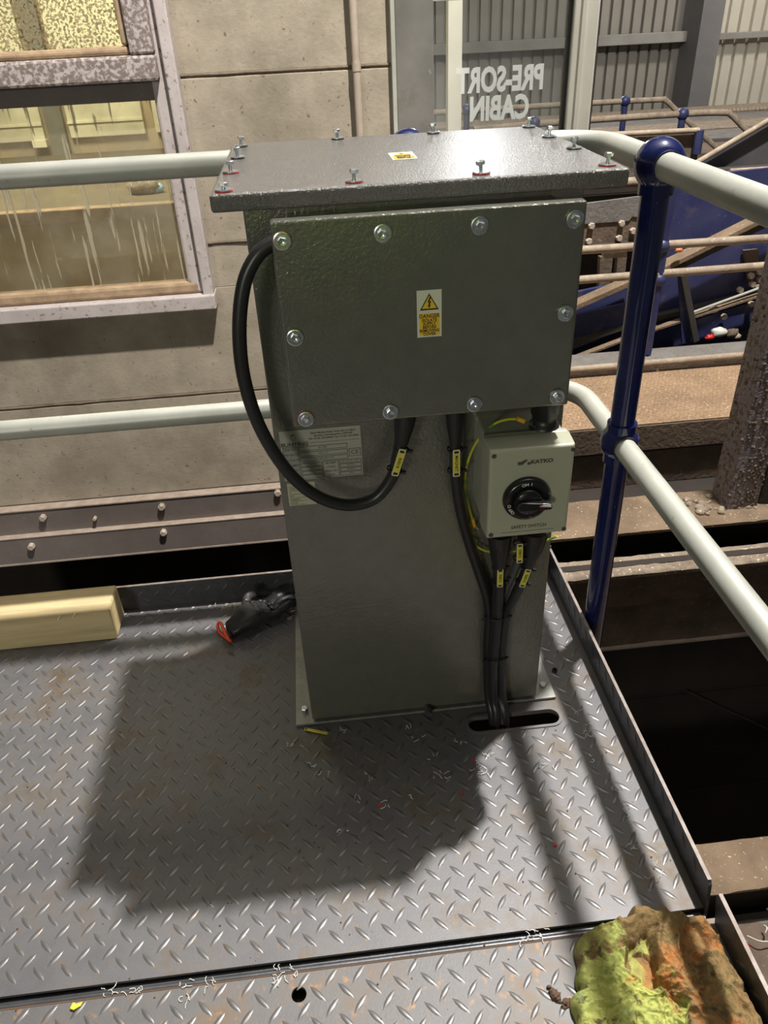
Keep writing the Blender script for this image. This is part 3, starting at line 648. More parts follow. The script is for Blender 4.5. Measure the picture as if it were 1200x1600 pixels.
# orange dusty walkway
wk = empty('orange_walkway', 'orange dusty tread plate walkway with two brown channels along its front', 'walkway')
WZ = -0.60
yw0 = PZ(1000, 663, WZ).y; yw1 = PZ(1000, 580, WZ).y
MB().box((0.7, yw0, WZ-0.008), (5.2, yw1, WZ)).build('deck_plate', M['walkplate'], wk)
lugs(1.0, 3.4, yw0, yw1-0.03, M['walkplate'], wk, frame=lambda v: Vector((v.x, v.y, WZ+v.z*4)))
zc1 = PY(1000, 704, yw0).z; zc2 = PY(1000, 756, yw0+0.02).z
MB().box((0.7, yw0-0.004, zc1), (5.2, yw0+0.05, WZ-0.009)).build('edge_channel', M['dustdark'], wk, bevel=0.004)
MB().box((0.7, yw0+0.02, zc2), (5.2, yw0+0.07, zc1-0.012)).build('edge_channel', M['dustdark'], wk, bevel=0.004)
MB().box((0.7, yw0+0.005, zc1-0.013), (5.2, yw0+0.05, zc1-0.001)).build('channel_lip', M['darkpit'], wk)
MB().box((0.7, yw0+0.10, BZ-0.25), (5.2, yw0+0.13, zc2-0.0)).build('back_plate', M['darkpit'], wk)
for px in (905, 985, 1075, 1150):
    p = PY(px, 768, yw0+0.05); MB().box((p.x, yw0+0.03, BZ-0.2), (p.x+0.05, yw0+0.09, zc2)).build('stub', M['dustdark'], wk)
MB().box((0.7, yb+0.001, BZ-0.25), (5.2, yw0+0.10, BZ-0.20)).build('trough_floor', M['darkpit'], wk)
# low rail at the back of the walkway
lr = empty('low_rail', 'thin dusty tube rail low along the back of the orange walkway', 'rail')
a = PY(880, 579, yw1-0.02); b_ = PY(1300, 543, yw1-0.02)
MB().tube([a, b_], 0.021, 12).build('tube', M['railrust'], lr)
for t in (0.35, 0.9):
    q = a.lerp(b_, t); MB().tube([(q.x, q.y, WZ), (q.x, q.y, q.z-0.015)], 0.012, 8).build('stub_leg', M['railrust'], lr)
w2 = empty('dark_walkway', 'dark tread plate strip behind the orange walkway', 'walkway')
yw2 = PZ(1000, 546, WZ+0.06).y
MB().box((0.7, yw1+0.02, WZ+0.05), (5.2, yw2, WZ+0.06)).build('deck_plate', M['greydust'], w2)
MB().box((0.7, yw1+0.02, WZ-0.15), (5.2, yw1+0.03, WZ+0.05)).build('edge_plate', M['dustdark'], w2)
lugs(1.2, 4.2, yw1+0.03, yw2, M['greydust'], w2, frame=lambda v: Vector((v.x, v.y, WZ+0.06+v.z*2)))

# guard rail beyond the walkway
RY_ = yw2-0.10
gl = empty('walkway_rail', 'dusty two tube rail with blue post beyond the orange walkway', 'guard rail')
def PR(px, py, y=RY_): return PY(px, py, y)
MB().tube([PR(890, 392), PR(1320, 365)], 0.024, 12).build('upper_rail', M['railrust'], gl)
MB().tube([PR(890, 438.5), PR(1320, 406)], 0.024, 12).build('lower_rail', M['railrust'], gl)
pa = PR(1029, 437); q = PR(1048, 290)
MB().tube([(pa.x, RY_, WZ+0.07), (pa.x, RY_, q.z+0.05)], 0.026, 12).build('post', M['bluedust'], gl)
MB().ball(pa, 0.042, 14, 8).build('ball_joint', M['bluedust'], gl); MB().ball(PR(1035, 384), 0.042, 14, 8).build('ball_joint', M['bluedust'], gl)

# navy machine body behind
NY = yw2+0.35
mc = empty('navy_chute', 'navy blue dusty screening machine body with inclined channels', 'machine')
def NP(px, py, d=0.0): return PY(px, py, NY-d)
def npoly(name, pts, d, th, mt_, parent=mc, bevel=0.0): return MB().prism([NP(x, y, d) for x, y in pts], (0, th, 0)).build(name, mt_, parent, bevel=bevel)
npoly('side_panel', [(1030,280),(1330,250),(1330,640),(860,690),(860,465),(1030,430)], 0.0, 0.03, M['bluedust'])
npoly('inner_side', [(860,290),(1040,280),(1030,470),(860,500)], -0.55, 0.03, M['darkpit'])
npoly('grey_panel', [(915,318),(1000,307),(1000,340),(988,338),(983,345),(913,350)], 0.03, 0.02, M['greydust'])
npoly('bolted_plate', [(912,350),(983,345),(988,338),(1005,336),(1005,377),(908,384)], 0.02, 0.02, M['dustdark'])
for x, y in ((923,352),(970,348),(919,376),(966,371),(988,360)):
    hexbolt(NP(x, y, 0.021), (0,-1,0), 0.02, 0.03, 'machine_bolt', M['bolt'], mc)
npoly('dark_lip', [(905,384),(1003,377),(1003,381),(905,388)], 0.04, 0.03, M['gasket'])
npoly('blue_strip', [(905,388),(1003,381),(1003,385),(905,392)], 0.02, 0.02, M['bluedust'])
npoly('rusty_bracket', [(945,398),(980,393),(980,402),(945,404)], 0.0, 0.06, M['railrust'])
npoly('hanging_bar', [(938,402),(958,401),(950,470),(935,472)], -0.25, 0.05, M['dustdark'])
npoly('hanging_bar', [(965,400),(980,399),(972,470),(960,472)], -0.30, 0.05, M['dustdark'])
# inclined channels
def nbar(name, a, b_, d, th, hp_, mt_): return MB().bar(NP(*a, d), NP(*b_, d), th, hp_, up=(0, 0.0, 1)).build(name, mt_, mc, bevel=0.003)
nbar('inclined_channel', (895, 478), (990, 436), 0.10, 0.10, 0.035, M['dust'])
nbar('inclined_channel', (1030, 419), (1330, 270), 0.16, 0.11, 0.03, M['dust'])
nbar('painted_channel_shadow', (1030, 428), (1330, 281), 0.12, 0.06, 0.05, M['gasket'])  # dark bar put in for the shadow below the inclined channel
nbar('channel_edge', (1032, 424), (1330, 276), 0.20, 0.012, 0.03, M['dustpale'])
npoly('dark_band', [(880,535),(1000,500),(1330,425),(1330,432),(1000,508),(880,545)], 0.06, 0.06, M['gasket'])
nbar('belt_edge', (1010, 518), (1330, 414), 0.12, 0.05, 0.018, M['dust'])
nbar('belt_edge', (880, 566), (1000, 520), 0.12, 0.05, 0.018, M['dust'])
nbar('belt_line', (1080, 489), (1330, 398), 0.14, 0.02, 0.012, M['galv'])
npoly('lower_blue_plate', [(1010,524),(1190,467),(1190,545),(1010,566)], 0.03, 0.03, M['bluedust'])
npoly('lower_blue_plate', [(860,500),(1000,470),(1000,505),(860,560)], 0.05, 0.03, M['bluedust'])
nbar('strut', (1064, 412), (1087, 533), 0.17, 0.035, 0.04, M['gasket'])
npoly('strut_plate', [(1060,425),(1070,425),(1080,535),(1066,537)], 0.15, 0.02, M['bluedust'])
npoly('dark_bracket', [(1163,392),(1186,390),(1184,438),(1170,441)], 0.04, 0.03, M['dustdark'])
npoly('opening', [(1160,520),(1182,512),(1180,534),(1155,538)], 0.05, 0.02, M['gasket'])
for x, y in ((1172,430),(1186,424),(1174,443),(1186,436),(1172,474),(1176,498),(1130,494),(1070,478),(1076,516),(1181,447),(1155,452)):
    hexbolt(NP(x, y, 0.051), (0,-1,0), 0.021, 0.03, 'machine_bolt', M['bolt'], mc)
# rubbish caught on the machine
def scrap(name, px, py, d, r_, mt_, label, seed=0, cat='rubbish'):
    mb = MB(); mb.ball((0,0,0), 1, 12, 8); p = NP(px, py, d)
    mb.v = [p+Vector((v.x*r_*(1+0.7*noise.noise(v*1.7+Vector((seed,0,0)))), v.y*r_*0.6, v.z*r_*0.62*(1+0.8*noise.noise(v*2.3+Vector((seed,4,0)))))) for v in mb.v]
    return tag(mb.build(name, mt_), label, cat)
scrap('paper_scrap', 1123, 519, 0.14, 0.055, M['swarf'], 'white paper scrap lodged at the foot of the blue machine', 1)
scrap('red_scrap', 1109, 527, 0.15, 0.03, M['red'], 'small red scrap beside the white paper at the machine foot', 2)
scrap('brown_scrap', 1143, 521, 0.15, 0.05, M['dustdark'], 'brown shredded clump right of the white paper scrap', 3)
scrap('pink_scrap', 1151, 526, 0.16, 0.03, M['railrust'], 'dull pinkish scrap next to the dark opening in the machine', 4)
scrap('fibre_clump', 1115, 484, 0.12, 0.035, M['railrust'], 'brown fibre clump stuck on the lower blue plate', 5)
scrap('orange_scrap', 1061, 390, 0.24, 0.026, mat('orange_plastic', (0.8, 0.25, 0.12), 0.5), 'small orange and white scrap on the inclined channel', 6)
# upper brown bits
UY = NY+0.6
up_ = empty('side_chute', 'dirty brown plated chute with pale tube edges above the navy machine', 'chute')
def UP(px, py, d=0.0): return PY(px, py, UY-d)
def upoly(name, pts, d, th, mt_): return MB().prism([UP(x, y, d) for x, y in pts], (0, th, 0)).build(name, mt_, up_)
upoly('brown_plate', [(880,214),(1092,206),(1088,275),(1060,300),(880,300)], 0, 0.03, M['dustdark'])
upoly('dark_panel', [(1083,262),(1330,117),(1330,270),(1000,318)], 0.2, 0.03, mat('dark_stained_panel', (0.10, 0.09, 0.09), 0.7, 0, (0.045, 0.045, 0.06), 3, contrast=(0.3, 0.6), stain=(0.25, 0.20, 0.16), stscale=5, stthr=(0.58, 0.8))) 
MB().tube([UP(1000, 303, 0.24), UP(1084, 257, 0.24), UP(1330, 112, 0.24)], 0.018, 10).build('edge_tube', M['railrust'], up_)
MB().tube([UP(880, 214, 0.03), UP(1092, 203.5, 0.03)], 0.017, 10).build('edge_tube', M['railrust'], up_)
MB().tube([UP(1093, 203, 0.03), UP(1088, 240, 0.03)], 0.03, 10).build('blue_stub', M['bluedust'], up_)
MB().box(UP(880, 282, 0.35), UP(1330, 262, 0.25)).build('cross_plate', M['gasket'], up_)
MB().tube([UP(880, 291, 0.4), UP(1330, 263, 0.4)], 0.030, 12).build('cross_tube', M['railrust'], up_)
MB().tube([UP(1140, 267, 0.42), UP(1330, 256, 0.42)], 0.014, 10).build('cross_tube', M['railrust'], up_)
MB().box(UP(880, 318, 0.36), UP(1040, 296, 0.30)).build('dark_beam', M['gasket'], up_)

# distant guard rails
def far_rail(lab, y, path, posts, r_, bottom):
    g = empty('guard_rail', lab, 'guard rail', 'distant handrails')
    MB().tube(bez([PY(px, py, y) for px, py in path], 4), r_, 10).build('handrail', M['railrust'], g)
    for (px, py) in posts:
        t = PY(px, py, y); MB().tube([t, (t.x, t.y, bottom)], r_*1.15, 10).build('post', M['bluedust'], g)
        MB().ball(t, r_*2.0, 12, 8).build('ball_joint', M['bluedust'], g)
    return g
far_rail('farther dusty handrail whose end bends down left of the stanchion', 10.0, [(640,178),(700,175),(890,163),(1025,156),(1040,157),(1060,176),(1105,218),(1130,240)], [(977,158),(729,172)], 0.031, -1.6)
far_rail('nearer dusty handrail bending down right of its blue post', 9.0, [(740,203),(890,190),(1067,178),(1128,176),(1143,180),(1165,202),(1200,236)], [(1067,178),(835,192)], 0.033, -1.6)
# pale upright added beyond the door, stands for a reflection in the glass
wm = empty('reflection_upright', 'pale upright added beyond the glass door to show as a reflection in it', 'post')
MB().box((PY(700, 100, 5.4).x, 5.4, -1.5), (PY(722, 100, 5.4).x, 5.48, 3.0)).build('shaft', M['doorwhite'], wm, bevel=0.004)
MB().box((PY(698, 100, 5.4).x, 5.38, -1.6), (PY(724, 100, 5.4).x, 5.50, -1.5)).build('foot', M['doorwhite'], wm)

# ================================================================== NEAR GUARD RAIL
RX_ = 0.616; RYb = 1.700; RT = 1.098; RM = 0.55; TR = 0.0235
rail = empty('platform_rail', 'galvanised two tube platform rail on glossy blue ball posts around the cabinet', 'guard rail')
def railpath(z, r_=0.11):
    pts = [Vector((-2.0, RYb, z)), Vector((-0.5, RYb, z))]
    cx, cy = RX_-r_, RYb-r_
    for k in range(9): a = math.pi/2-math.pi/2*k/8; pts.append(Vector((cx+r_*math.cos(a), cy+r_*math.sin(a), z)))
    return pts+[Vector((RX_, 1.0, z)), Vector((RX_, -0.5, z))]
MB().tube(railpath(RT), TR, 24).build('top_rail', M['galv'], rail)
MB().tube(railpath(RM), TR, 24).build('mid_rail', M['galv'], rail)
def post(x, y):
    MB().tube([(x, y, -0.19), (x, y, RT)], 0.0255, 24).build('post', M['blue'], rail)
    for z, R_ in ((RT, 0.044), (RM, 0.041)):
        bj = MB().ball((x, y, z), R_, 32, 20)
        bj.tube([(x, y, z-R_*1.12), (x, y, z-R_*0.55)], 0.031, 24)
        if z == RM: bj.tube([(x, y, z+R_*0.55), (x, y, z+R_*1.12)], 0.031, 24)
        bj.build('ball_joint', M['blue'], rail)
    MB().box((x-0.06, y-0.045, -0.20), (x+0.06, y+0.045, -0.19)).build('foot_plate', M['blue'], rail)
post(RX_, 1.391)
for s_ in (-1, 1):
    for z in (RT, RM):
        MB().lathe([(0.0245, 0), (0.0268, 0.0), (0.0268, 0.006), (0.0245, 0.006)], (RX_, 1.391+s_*(0.030 if s_ > 0 else 0.036), z), (0, 1, 0), 24).build('socket_lip', M['black'], rail)
post(PY(637, 212, RYb).x, RYb); post(-1.55, RYb); post(RX_, -0.35)
ss = MB(); ss.lathe([(0.006, 0), (0.006, 0.010), (1e-5, 0.010)], (RX_+0.012, 1.391-0.02, RT-0.042), (0.3, -0.4, -0.8), 8, False); ss.build('set_screw', M['black'], rail)

# ================================================================== CABINET
cab = empty('control_cabinet', 'tall dark grey hammered steel cabinet with bolted lid and front cover', 'cabinet')
BX0, BX1, BY0, BY1 = -0.097, 0.417, 1.193, 1.615
MB().box((BX0+0.008, BY0+0.010, 0.0078), (BX1-0.008, BY1-0.01, 0.02)).build('gap_shade_block', M['gasket'], cab)  # near-black block, paints the shade in the gap under the body
MB().box((BX0, BY0, 0.015), (BX1, BY1, 1.1115)).build('body', M['hammer'], cab, bevel=0.003)
MB().box((-0.135, 1.190, 0.0015), (0.463, 1.655, 0.008)).build('base_plate', M['baseplate'], cab, bevel=0.001)
for px, py in ((476, 1110), (848, 1072)):
    p = PZ(px, py, 0.008); b = hexbolt((p.x, p.y, 0.008), Z, 0.0085, 0.009, 'base_bolt', M['zinc'], cab, wash=None)
for x in (-0.118, 0.445): hexbolt((x, 1.61, 0.008), Z, 0.0085, 0.009, 'base_bolt', M['zinc'], cab)
p = PY(668, 1113, 1.193); dr = MB(); dr.tube([(p.x, 1.194, 0.020), (p.x, 1.166, 0.020)], 0.0075, 14); dr.tube([(p.x, 1.182, 0.020), (p.x, 1.172, 0.020)], 0.0092, 6, smooth=False)
dr.build('drain_spigot', M['kerbsteel'], cab)
LX0, LX1, LY0, LY1, LT, LB = -0.137, 0.466, 1.147, 1.658, 1.1375, 1.1125
ld = MB(); ld.box((LX0, LY0, LB), (LX1, LY1, LT)); lid = ld.build('lid', M['lidpaint'], cab, bevel=0.0045, seg=3)
# front terminal box and its cover
MB().box((-0.035, 1.100, 0.815), (0.368, 1.194, 1.098)).build('terminal_box', M['hammer'], cab, bevel=0.002)
CY = 1.085
ca = PY(418, 349, CY); cb = PY(917, 311, CY); cc = PY(461, 669, CY)
CZ1 = (ca.z+cb.z)/2; CZ0 = cc.z; CX0 = (ca.x+cc.x)/2; CX1 = PY(902, 480, CY).x
CX1 = (cb.x+PY(889, 634, CY).x)/2
cov = MB().box((CX0, CY, CZ0), (CX1, CY+0.022, CZ1)).build('cover', M['hammer'], cab, bevel=0.004, seg=3)
# bolts: part = bolt, sub-parts = washer, seal
def bolt(o, ax, lift=0.0, seal=False, tilt=(0,0,0)):
    ax = Vector(ax); o = Vector(o); t = (ax+Vector(tilt)).normalized()
    b = MB(); h = 0.0012+0.0024
    b.lathe([(0.0028, 0), (0.0028, h+lift)], o, t, 10)
    b.lathe([(0.0062, h+lift), (0.0066, h+lift+0.0008), (0.0066, h+lift+0.0046), (0.0054, h+lift+0.0056), (0.0022, h+lift+0.0052), (1e-5, h+lift+0.0046)], o, t, 6, False)
    b.lathe([(1e-5, h+lift), (0.0062, h+lift)], o, t, 6, False)
    bo = b.build('bolt', M['zinc'], cab)
    wv = MB().lathe([(1e-5, 0.0036), (0.0110, 0.0036), (0.0125, 0.0032), (0.0125, 0.0018), (1e-5, 0.0018)], o, ax, 28, False)
    wv.build('washer', M['zinc'], bo)
    s_ = MB().lathe([(0.0122, 0.0), (0.0130 if seal else 0.0122, 0.0004), (0.0130 if seal else 0.0122, 0.0018), (1e-5, 0.0018)], o, ax, 24, False)
    s_.build('seal', M['redseal'] if seal else M['rubber'], bo)
    return bo
lb = {(-0.117,1.166):1, (-0.117,1.318):1, (-0.115,1.467):0, (-0.117,1.612):0, (0.068,1.632):0, (0.255,1.632):0, (0.446,1.636):0, (0.444,1.489):0, (0.445,1.344):0, (0.441,1.175):1, (0.068,1.172):1, (0.253,1.173):1}
for (x, y), s_ in lb.items():
    bolt((x, y, LT), Z, 0.009 if not (x < -0.1 and y < 1.2) else 0.003, bool(s_), (random.uniform(-.12,.12), random.uniform(-.1,.1), 0))
for px, py in ((441,376),(598,364),(749,352),(898,342),(461,527),(883,489),(478,654),(610,643),(741,631),(870,619)):
    p = PY(px, py, CY); bolt(p, (0,-1,0), 0.0, px in (441, 478), (random.uniform(-.1,.1), 0, random.uniform(-.1,.1)))
# labels -------------------------------------------------------------
def quad_label(name, mt_, x0, x1, z0, z1_, y, parent, t=0.0006): return MB().box((x0, y-t, z0), (x1, y, z1_)).build(name, mt_, parent)
def tri_sign(parent, cx, cz, s, y, pal):
    h = s*0.88; P3 = lambda k, yy: [(cx, yy, cz+h*0.56*k), (cx-s/2*k, yy, cz-h*0.44*k), (cx+s/2*k, yy, cz-h*0.44*k)]
    MB().prism(P3(1.0, y), (0, -0.0002, 0)).build('triangle_border', M['black'], parent)
    MB().prism(P3(0.78, y-0.0003), (0, -0.0002, 0)).build('triangle', M['yellow'], parent)
    bz = [(0.02,0.30),(-0.10,-0.02),(-0.015,0.01),(-0.05,-0.16),(-0.10,-0.13),(-0.01,-0.30),(0.09,-0.12),(0.03,-0.15),(0.10,0.08),(0.01,0.05),(0.10,0.28)]
    MB().prism([(cx+a*s, y-0.0006, cz+(b_+0.02)*s) for a, b_ in bz], (0, -0.0002, 0)).build('flash', M['black'], parent)
a = PY(650, 455, CY); b_ = PY(690.5, 451, CY); c_ = PY(653, 528, CY)
x0, x1, zt, zb0 = (a.x+c_.x)/2, (a.x+c_.x)/2+0.0365, (a.z+b_.z)/2, c_.z+0.0005
dl = quad_label('danger_label', M['white'], x0, x1, zb0, zt, CY, cab); dl['label'] = 'yellow and white danger label'
xm = (x0+x1)/2
tri_sign(dl, xm, zt-0.0185, 0.028, CY-0.0007, None)
quad_label('yellow_field', M['yellow'], x0+0.0035, x1-0.003, zb0+0.003, zt-0.0345, CY-0.0006, dl, 0.0002)
rows = ['DANGER', 'ISOLATE', 'SUPPLY', 'BEFORE', 'REMOVING', 'COVER']
zz = zt-0.0385
for i, r_ in enumerate(rows):
    text('lettering', r_, (xm, CY-0.0009, zz), X, Z, 0.0082 if i == 0 else 0.0064, M['black'], dl, bold=0.00018, ext=0.0001, sx=0.92); zz -= 0.0062 if i == 0 else 0.0053
# lid warning sticker (lies flat)
wx0, wx1, wy0, wy1 = 0.143, 0.184, 1.345, 1.418
wl = MB().box((wx0, wy0, LT), (wx1, wy1, LT+0.0006)).build('lid_warning_label', mat('white_vinyl', (0.8, 0.8, 0.74), 0.45), cab); wl['label'] = 'small white and yellow warning sticker'
xm2 = (wx0+wx1)/2; zz = LT+0.0006
MB().prism([(xm2, wy1-0.004, zz), (wx0+0.004, wy1-0.034, zz), (wx1-0.004, wy1-0.034, zz)], (0,0,0.0002)).build('triangle_border', M['black'], wl)
MB().prism([(xm2, wy1-0.0085, zz+0.0003), (wx0+0.0075, wy1-0.0320, zz+0.0003), (wx1-0.0075, wy1-0.0320, zz+0.0003)], (0,0,0.0002)).build('triangle', M['yellow'], wl)
MB().prism([(xm2+0.001, wy1-0.013, zz+0.0006), (xm2-0.004, wy1-0.022, zz+0.0006), (xm2, wy1-0.022, zz+0.0006), (xm2-0.002, wy1-0.030, zz+0.0006), (xm2+0.004, wy1-0.020, zz+0.0006), (xm2+0.001, wy1-0.020, zz+0.0006)], (0,0,0.0002)).build('flash', M['black'], wl)
MB().box((wx0+0.003, wy0+0.004, zz), (wx1-0.003, wy1-0.036, zz+0.0002)).build('yellow_field', M['yellow'], wl)
for i, r_ in enumerate(rows): text('lettering', r_, (xm2, wy1-0.0405-i*0.0052, zz+0.0004), X, Y, 0.0066, M['black'], wl, bold=0.0001, ext=0.0001)
# nameplate on the body
NYp = BY0
pl0 = PY(432.5, 674.5, NYp); pl1 = PY(561, 664.5, NYp); pl2 = PY(569, 740, NYp); pl3 = PY(448, 752, NYp)
nx0 = (pl0.x+pl3.x)/2; nx1 = (pl1.x+pl2.x)/2; nz1 = (pl0.z+pl1.z)/2; nz0 = (pl2.z+pl3.z)/2; nw = nx1-nx0; nh = nz1-nz0
npl = quad_label('nameplate', M['silverlabel'], nx0, nx1, nz0, nz1, NYp, cab, 0.0008); npl['label'] = 'silver nameplate with a printed table'
def NX(u, v, d=0.0008): return Vector((nx0+u*nw, NYp-d, nz1-v*nh))
def nt(body, u, v, size, bold=0.0, align='CENTER', sx=1.0): return text('lettering', body, NX(u, v, 0.0011), X, Z, size, M['print'], npl, bold=bold, ext=0.0001, align=align, sx=sx)
nt('BUNTING', 0.175, 0.275, 0.0098, 0.0003, sx=1.12)
for s_ in (-1, 1):   # crescent pair emblem
    c0 = NX(0.165, 0.135, 0.0009); pts = []
    for k in range(9): a_ = math.radians(60+k*26); pts.append(Vector((c0.x-s_*0.0015+math.cos(a_)*0.0060*(1 if s_ < 0 else -1), c0.y, c0.z-s_*0.0006+math.sin(a_)*0.0052)))
    for k in range(8, -1, -1): a_ = math.radians(60+k*26); pts.append(Vector((c0.x+s_*0.0008+math.cos(a_)*0.0030*(1 if s_ < 0 else -1), c0.y, c0.z-s_*0.0006+math.sin(a_)*0.0042)))
    MB().prism(pts, (0, -0.0002, 0)).build('emblem', M['black'], npl)
nt('David Machine Road, North Barrow Bend', 0.66, 0.075, 0.0046, 0.0001); nt('Burnham, Northampshire, NR8 0PB', 0.66, 0.13, 0.0046, 0.0001); nt('Tel: +44 (0) 1442 000000  Fax: +44 (0) 1442 00000', 0.665, 0.185, 0.0042, 0.0001)
MB().box(NX(0.36, 0.262, 0.0008), NX(0.98, 0.267, 0.0010)).build('rule', M['print'], npl)
def cell(u0, v0, u1, v1, fill=None):
    MB().box(NX(u0, v0, 0.0008), NX(u1, v1, 0.00095)).build('cell', M['print'], npl)
    e = 0.008; MB().box(NX(u0+e, v0+e*1.3, 0.0009), NX(u1-e, v1-e*1.3, 0.00105)).build('cell_field', fill or M['silverlabel'], npl)
cell(0.02, 0.32, 0.215, 0.985, M['labeldark'])
for i, t_ in enumerate(('JOB NO.', 'PRI.VOLTS', 'SEC.VOLTS', 'SEC.AMPS', 'WEIGHT', 'DC')): nt(t_, 0.115, 0.37+i*0.108, 0.0054, 0.0001)
for i, t_ in enumerate(('B17984', 'MAX 6V', '240/380/480V EO')): cell(0.225, 0.325+i*0.112, 0.825, 0.415+i*0.112); nt(t_, 0.52, 0.37+i*0.112, 0.005)
for i, t_ in enumerate(('7.64 A', '30V', '1.95kg', '')): cell(0.225, 0.665+i*0.082, 0.49, 0.735+i*0.082); nt(t_, 0.36, 0.70+i*0.082, 0.0046)
cell(0.50, 0.655, 0.70, 0.985)
for i, t_ in enumerate(('SEC.AMPS', 'CYCLES', 'SERIAL NO.', 'DATE')): nt(t_, 0.60, 0.70+i*0.082, 0.0044, 0.0001)
for i, t_ in enumerate(('56 (A) DC MAX', '50/60Hz', 'B7984/2', '2024')): cell(0.71, 0.655+i*0.084, 0.985, 0.728+i*0.084); nt(t_, 0.85, 0.69+i*0.084, 0.0044)
cell(0.84, 0.44, 0.985, 0.60); nt('CE', 0.912, 0.52, 0.0115, 0.0001)
# lower rating label
q0 = PY(447, 756, NYp); q1 = PY(491, 751, NYp); q2 = PY(493, 787, NYp)
rl_ = quad_label('rating_label', M['cream'], q0.x+0.001, q1.x, q2.z, q0.z, NYp, cab, 0.0006); rl_['label'] = 'small cream label below the nameplate'
for i in range(6): MB().box((q0.x+0.004, NYp-0.0008, q0.z-0.008-i*0.0075), (q1.x-(0.002 if i < 2 else 0.018), NYp-0.0005, q0.z-0.0086-i*0.0075)).build('rule', M['print'], rl_)
for i, t_ in enumerate(('TYPE', 'V', 'KW', 'WEIGHT', 'DATE')): text('lettering', t_, (q0.x+0.004, NYp-0.0008, q0.z-0.0125-i*0.0075), X, Z, 0.0048, M['print'], rl_, ext=0.0001, align='LEFT')
text('lettering', 'PASS', (q1.x-0.014, NYp-0.0008, q0.z-0.0125), X, Z, 0.005, M['print'], rl_, ext=0.0001)
MB().lathe([(1e-5, 0.0002), (0.0042, 0.0002), (0.0042, 0)], (q1.x-0.007, NYp-0.0006, q0.z-0.027), (0,-1,0), 20, False).build('green_dot', M['green'], rl_)

# ================================================================== SAFETY SWITCH
sw = empty('safety_switch', 'pale grey plastic safety switch box with black rotary handle on the cabinet front', 'switch')
SY = 1.05
sa = PY(763, 706, SY); sb_ = PY(902, 690, SY); sc_ = PY(887, 832, SY); sd = PY(760, 845, SY)
SX0 = (sa.x+sd.x)/2; SX1 = (sb_.x+sc_.x)/2; SZ1 = (sa.z+sb_.z)/2; SZ0 = (sc_.z+sd.z)/2
MB().box((SX0+0.004, SY+0.058, SZ0+0.004), (SX1-0.004, 1.1928, SZ1-0.004)).build('back_box', M['switchback'], sw, bevel=0.006, seg=3)
MB().box((SX0+0.001, SY+0.046, SZ0+0.001), (SX1-0.001, SY+0.058, SZ1-0.001)).build('joint_band', M['switchgrey'], sw, bevel=0.002)
fr_ = MB(); e = 0.003
vs = []
for y_, g in ((SY+0.0455, 0.0), (SY+0.004, e*0.6), (SY, e+0.002)):
    vs += [(SX0+g, y_, SZ0+g), (SX1-g, y_, SZ0+g), (SX1-g, y_, SZ1-g), (SX0+g, y_, SZ1-g)]
fs = []
for i in range(2):
    for k in range(4): fs.append((i*4+k, i*4+(k+1) % 4, (i+1)*4+(k+1) % 4, (i+1)*4+k))
fs += [(8, 9, 10, 11), (3, 2, 1, 0)]
fr_.add(vs, fs).build('front_lid', M['switchgrey'], sw, bevel=0.002)
for px, py in ((772, 713), (896, 702), (881, 826), (767, 836)):
    p = PY(px, py, SY); mb = MB().lathe([(1e-5, 0.0006), (0.0028, 0.0006), (0.0040, 0.0010), (0.0042, 0)], p, (0,-1,0), 16); mb.build('lid_screw', M['print'], sw)
def SP(px, py, d=0.0): return PY(px, py, SY-d)
kc = SP(822, 777); kc = Vector((kc.x, SY, kc.z))
kn_ = MB().lathe([(0.0405, 0), (0.0405, 0.004), (0.0382, 0.010), (0.034, 0.012), (0.0265, 0.012), (0.0250, 0.010), (1e-5, 0.010)], kc, (0,-1,0), 48)
kn_.build('rotary_disc', M['blackplastic'], sw)
hb = MB(); hb.lathe([(0.0235, 0.010), (0.0235, 0.017), (0.021, 0.020), (1e-5, 0.020)], kc, (0,-1,0), 40)
hd = hb.build('handle', M['blackplastic'], sw)
gb = MB(); pts = [(-0.0225,-0.004),(-0.0225,0.006),(-0.016,0.0095),(0.020,0.0045),(0.033,0.0035),(0.0365,-0.0015),(0.0355,-0.0080),(0.030,-0.0085),(-0.016,-0.0085)]
gb.prism([(kc.x+a, SY-0.013, kc.z+b_) for a, b_ in pts], (0, -0.019, 0)); gb.build('grip', M['blackplastic'], hd, bevel=0.002)
MB().prism([(kc.x+0.014, SY-0.0322, kc.z+0.0012), (kc.x+0.033, SY-0.0322, kc.z+0.0030), (kc.x+0.034, SY-0.0322, kc.z-0.0028)], (0, -0.0003, 0)).build('pointer', M['whiteprint'], hd)
MB().prism([(kc.x+0.014, SY-0.0323, kc.z+0.0006), (kc.x+0.030, SY-0.0323, kc.z-0.0032), (kc.x+0.014, SY-0.0323, kc.z-0.0018)], (0, -0.0003, 0)).build('pointer_red_mark', M['red'], hd)  # red mark beside the white pointer
rad = 0.0318
def disc_text(body, ang, size=0.0075):
    a_ = math.radians(ang); o = (kc.x+rad*math.cos(a_), SY-0.0124, kc.z+rad*math.sin(a_)); t = Vector((math.sin(a_), 0, -math.cos(a_)))
    return text('lettering', body, o, t, (math.cos(a_), 0, math.sin(a_)), size, M['whiteprint'], sw, ext=0.0001, bold=0.00008)
disc_text('ON', 101); disc_text('I', 82); disc_text('O', 193); disc_text('OFF', 214)
MB().box((kc.x-0.010, SY-0.0125, kc.z-0.0335), (kc.x+0.003, SY-0.0119, kc.z-0.0315)).build('padlock_slot', M['black'], sw)
MB().box((kc.x-0.0325, SY-0.0125, kc.z+0.001), (kc.x-0.0295, SY-0.0119, kc.z+0.009)).build('padlock_slot', M['black'], sw)
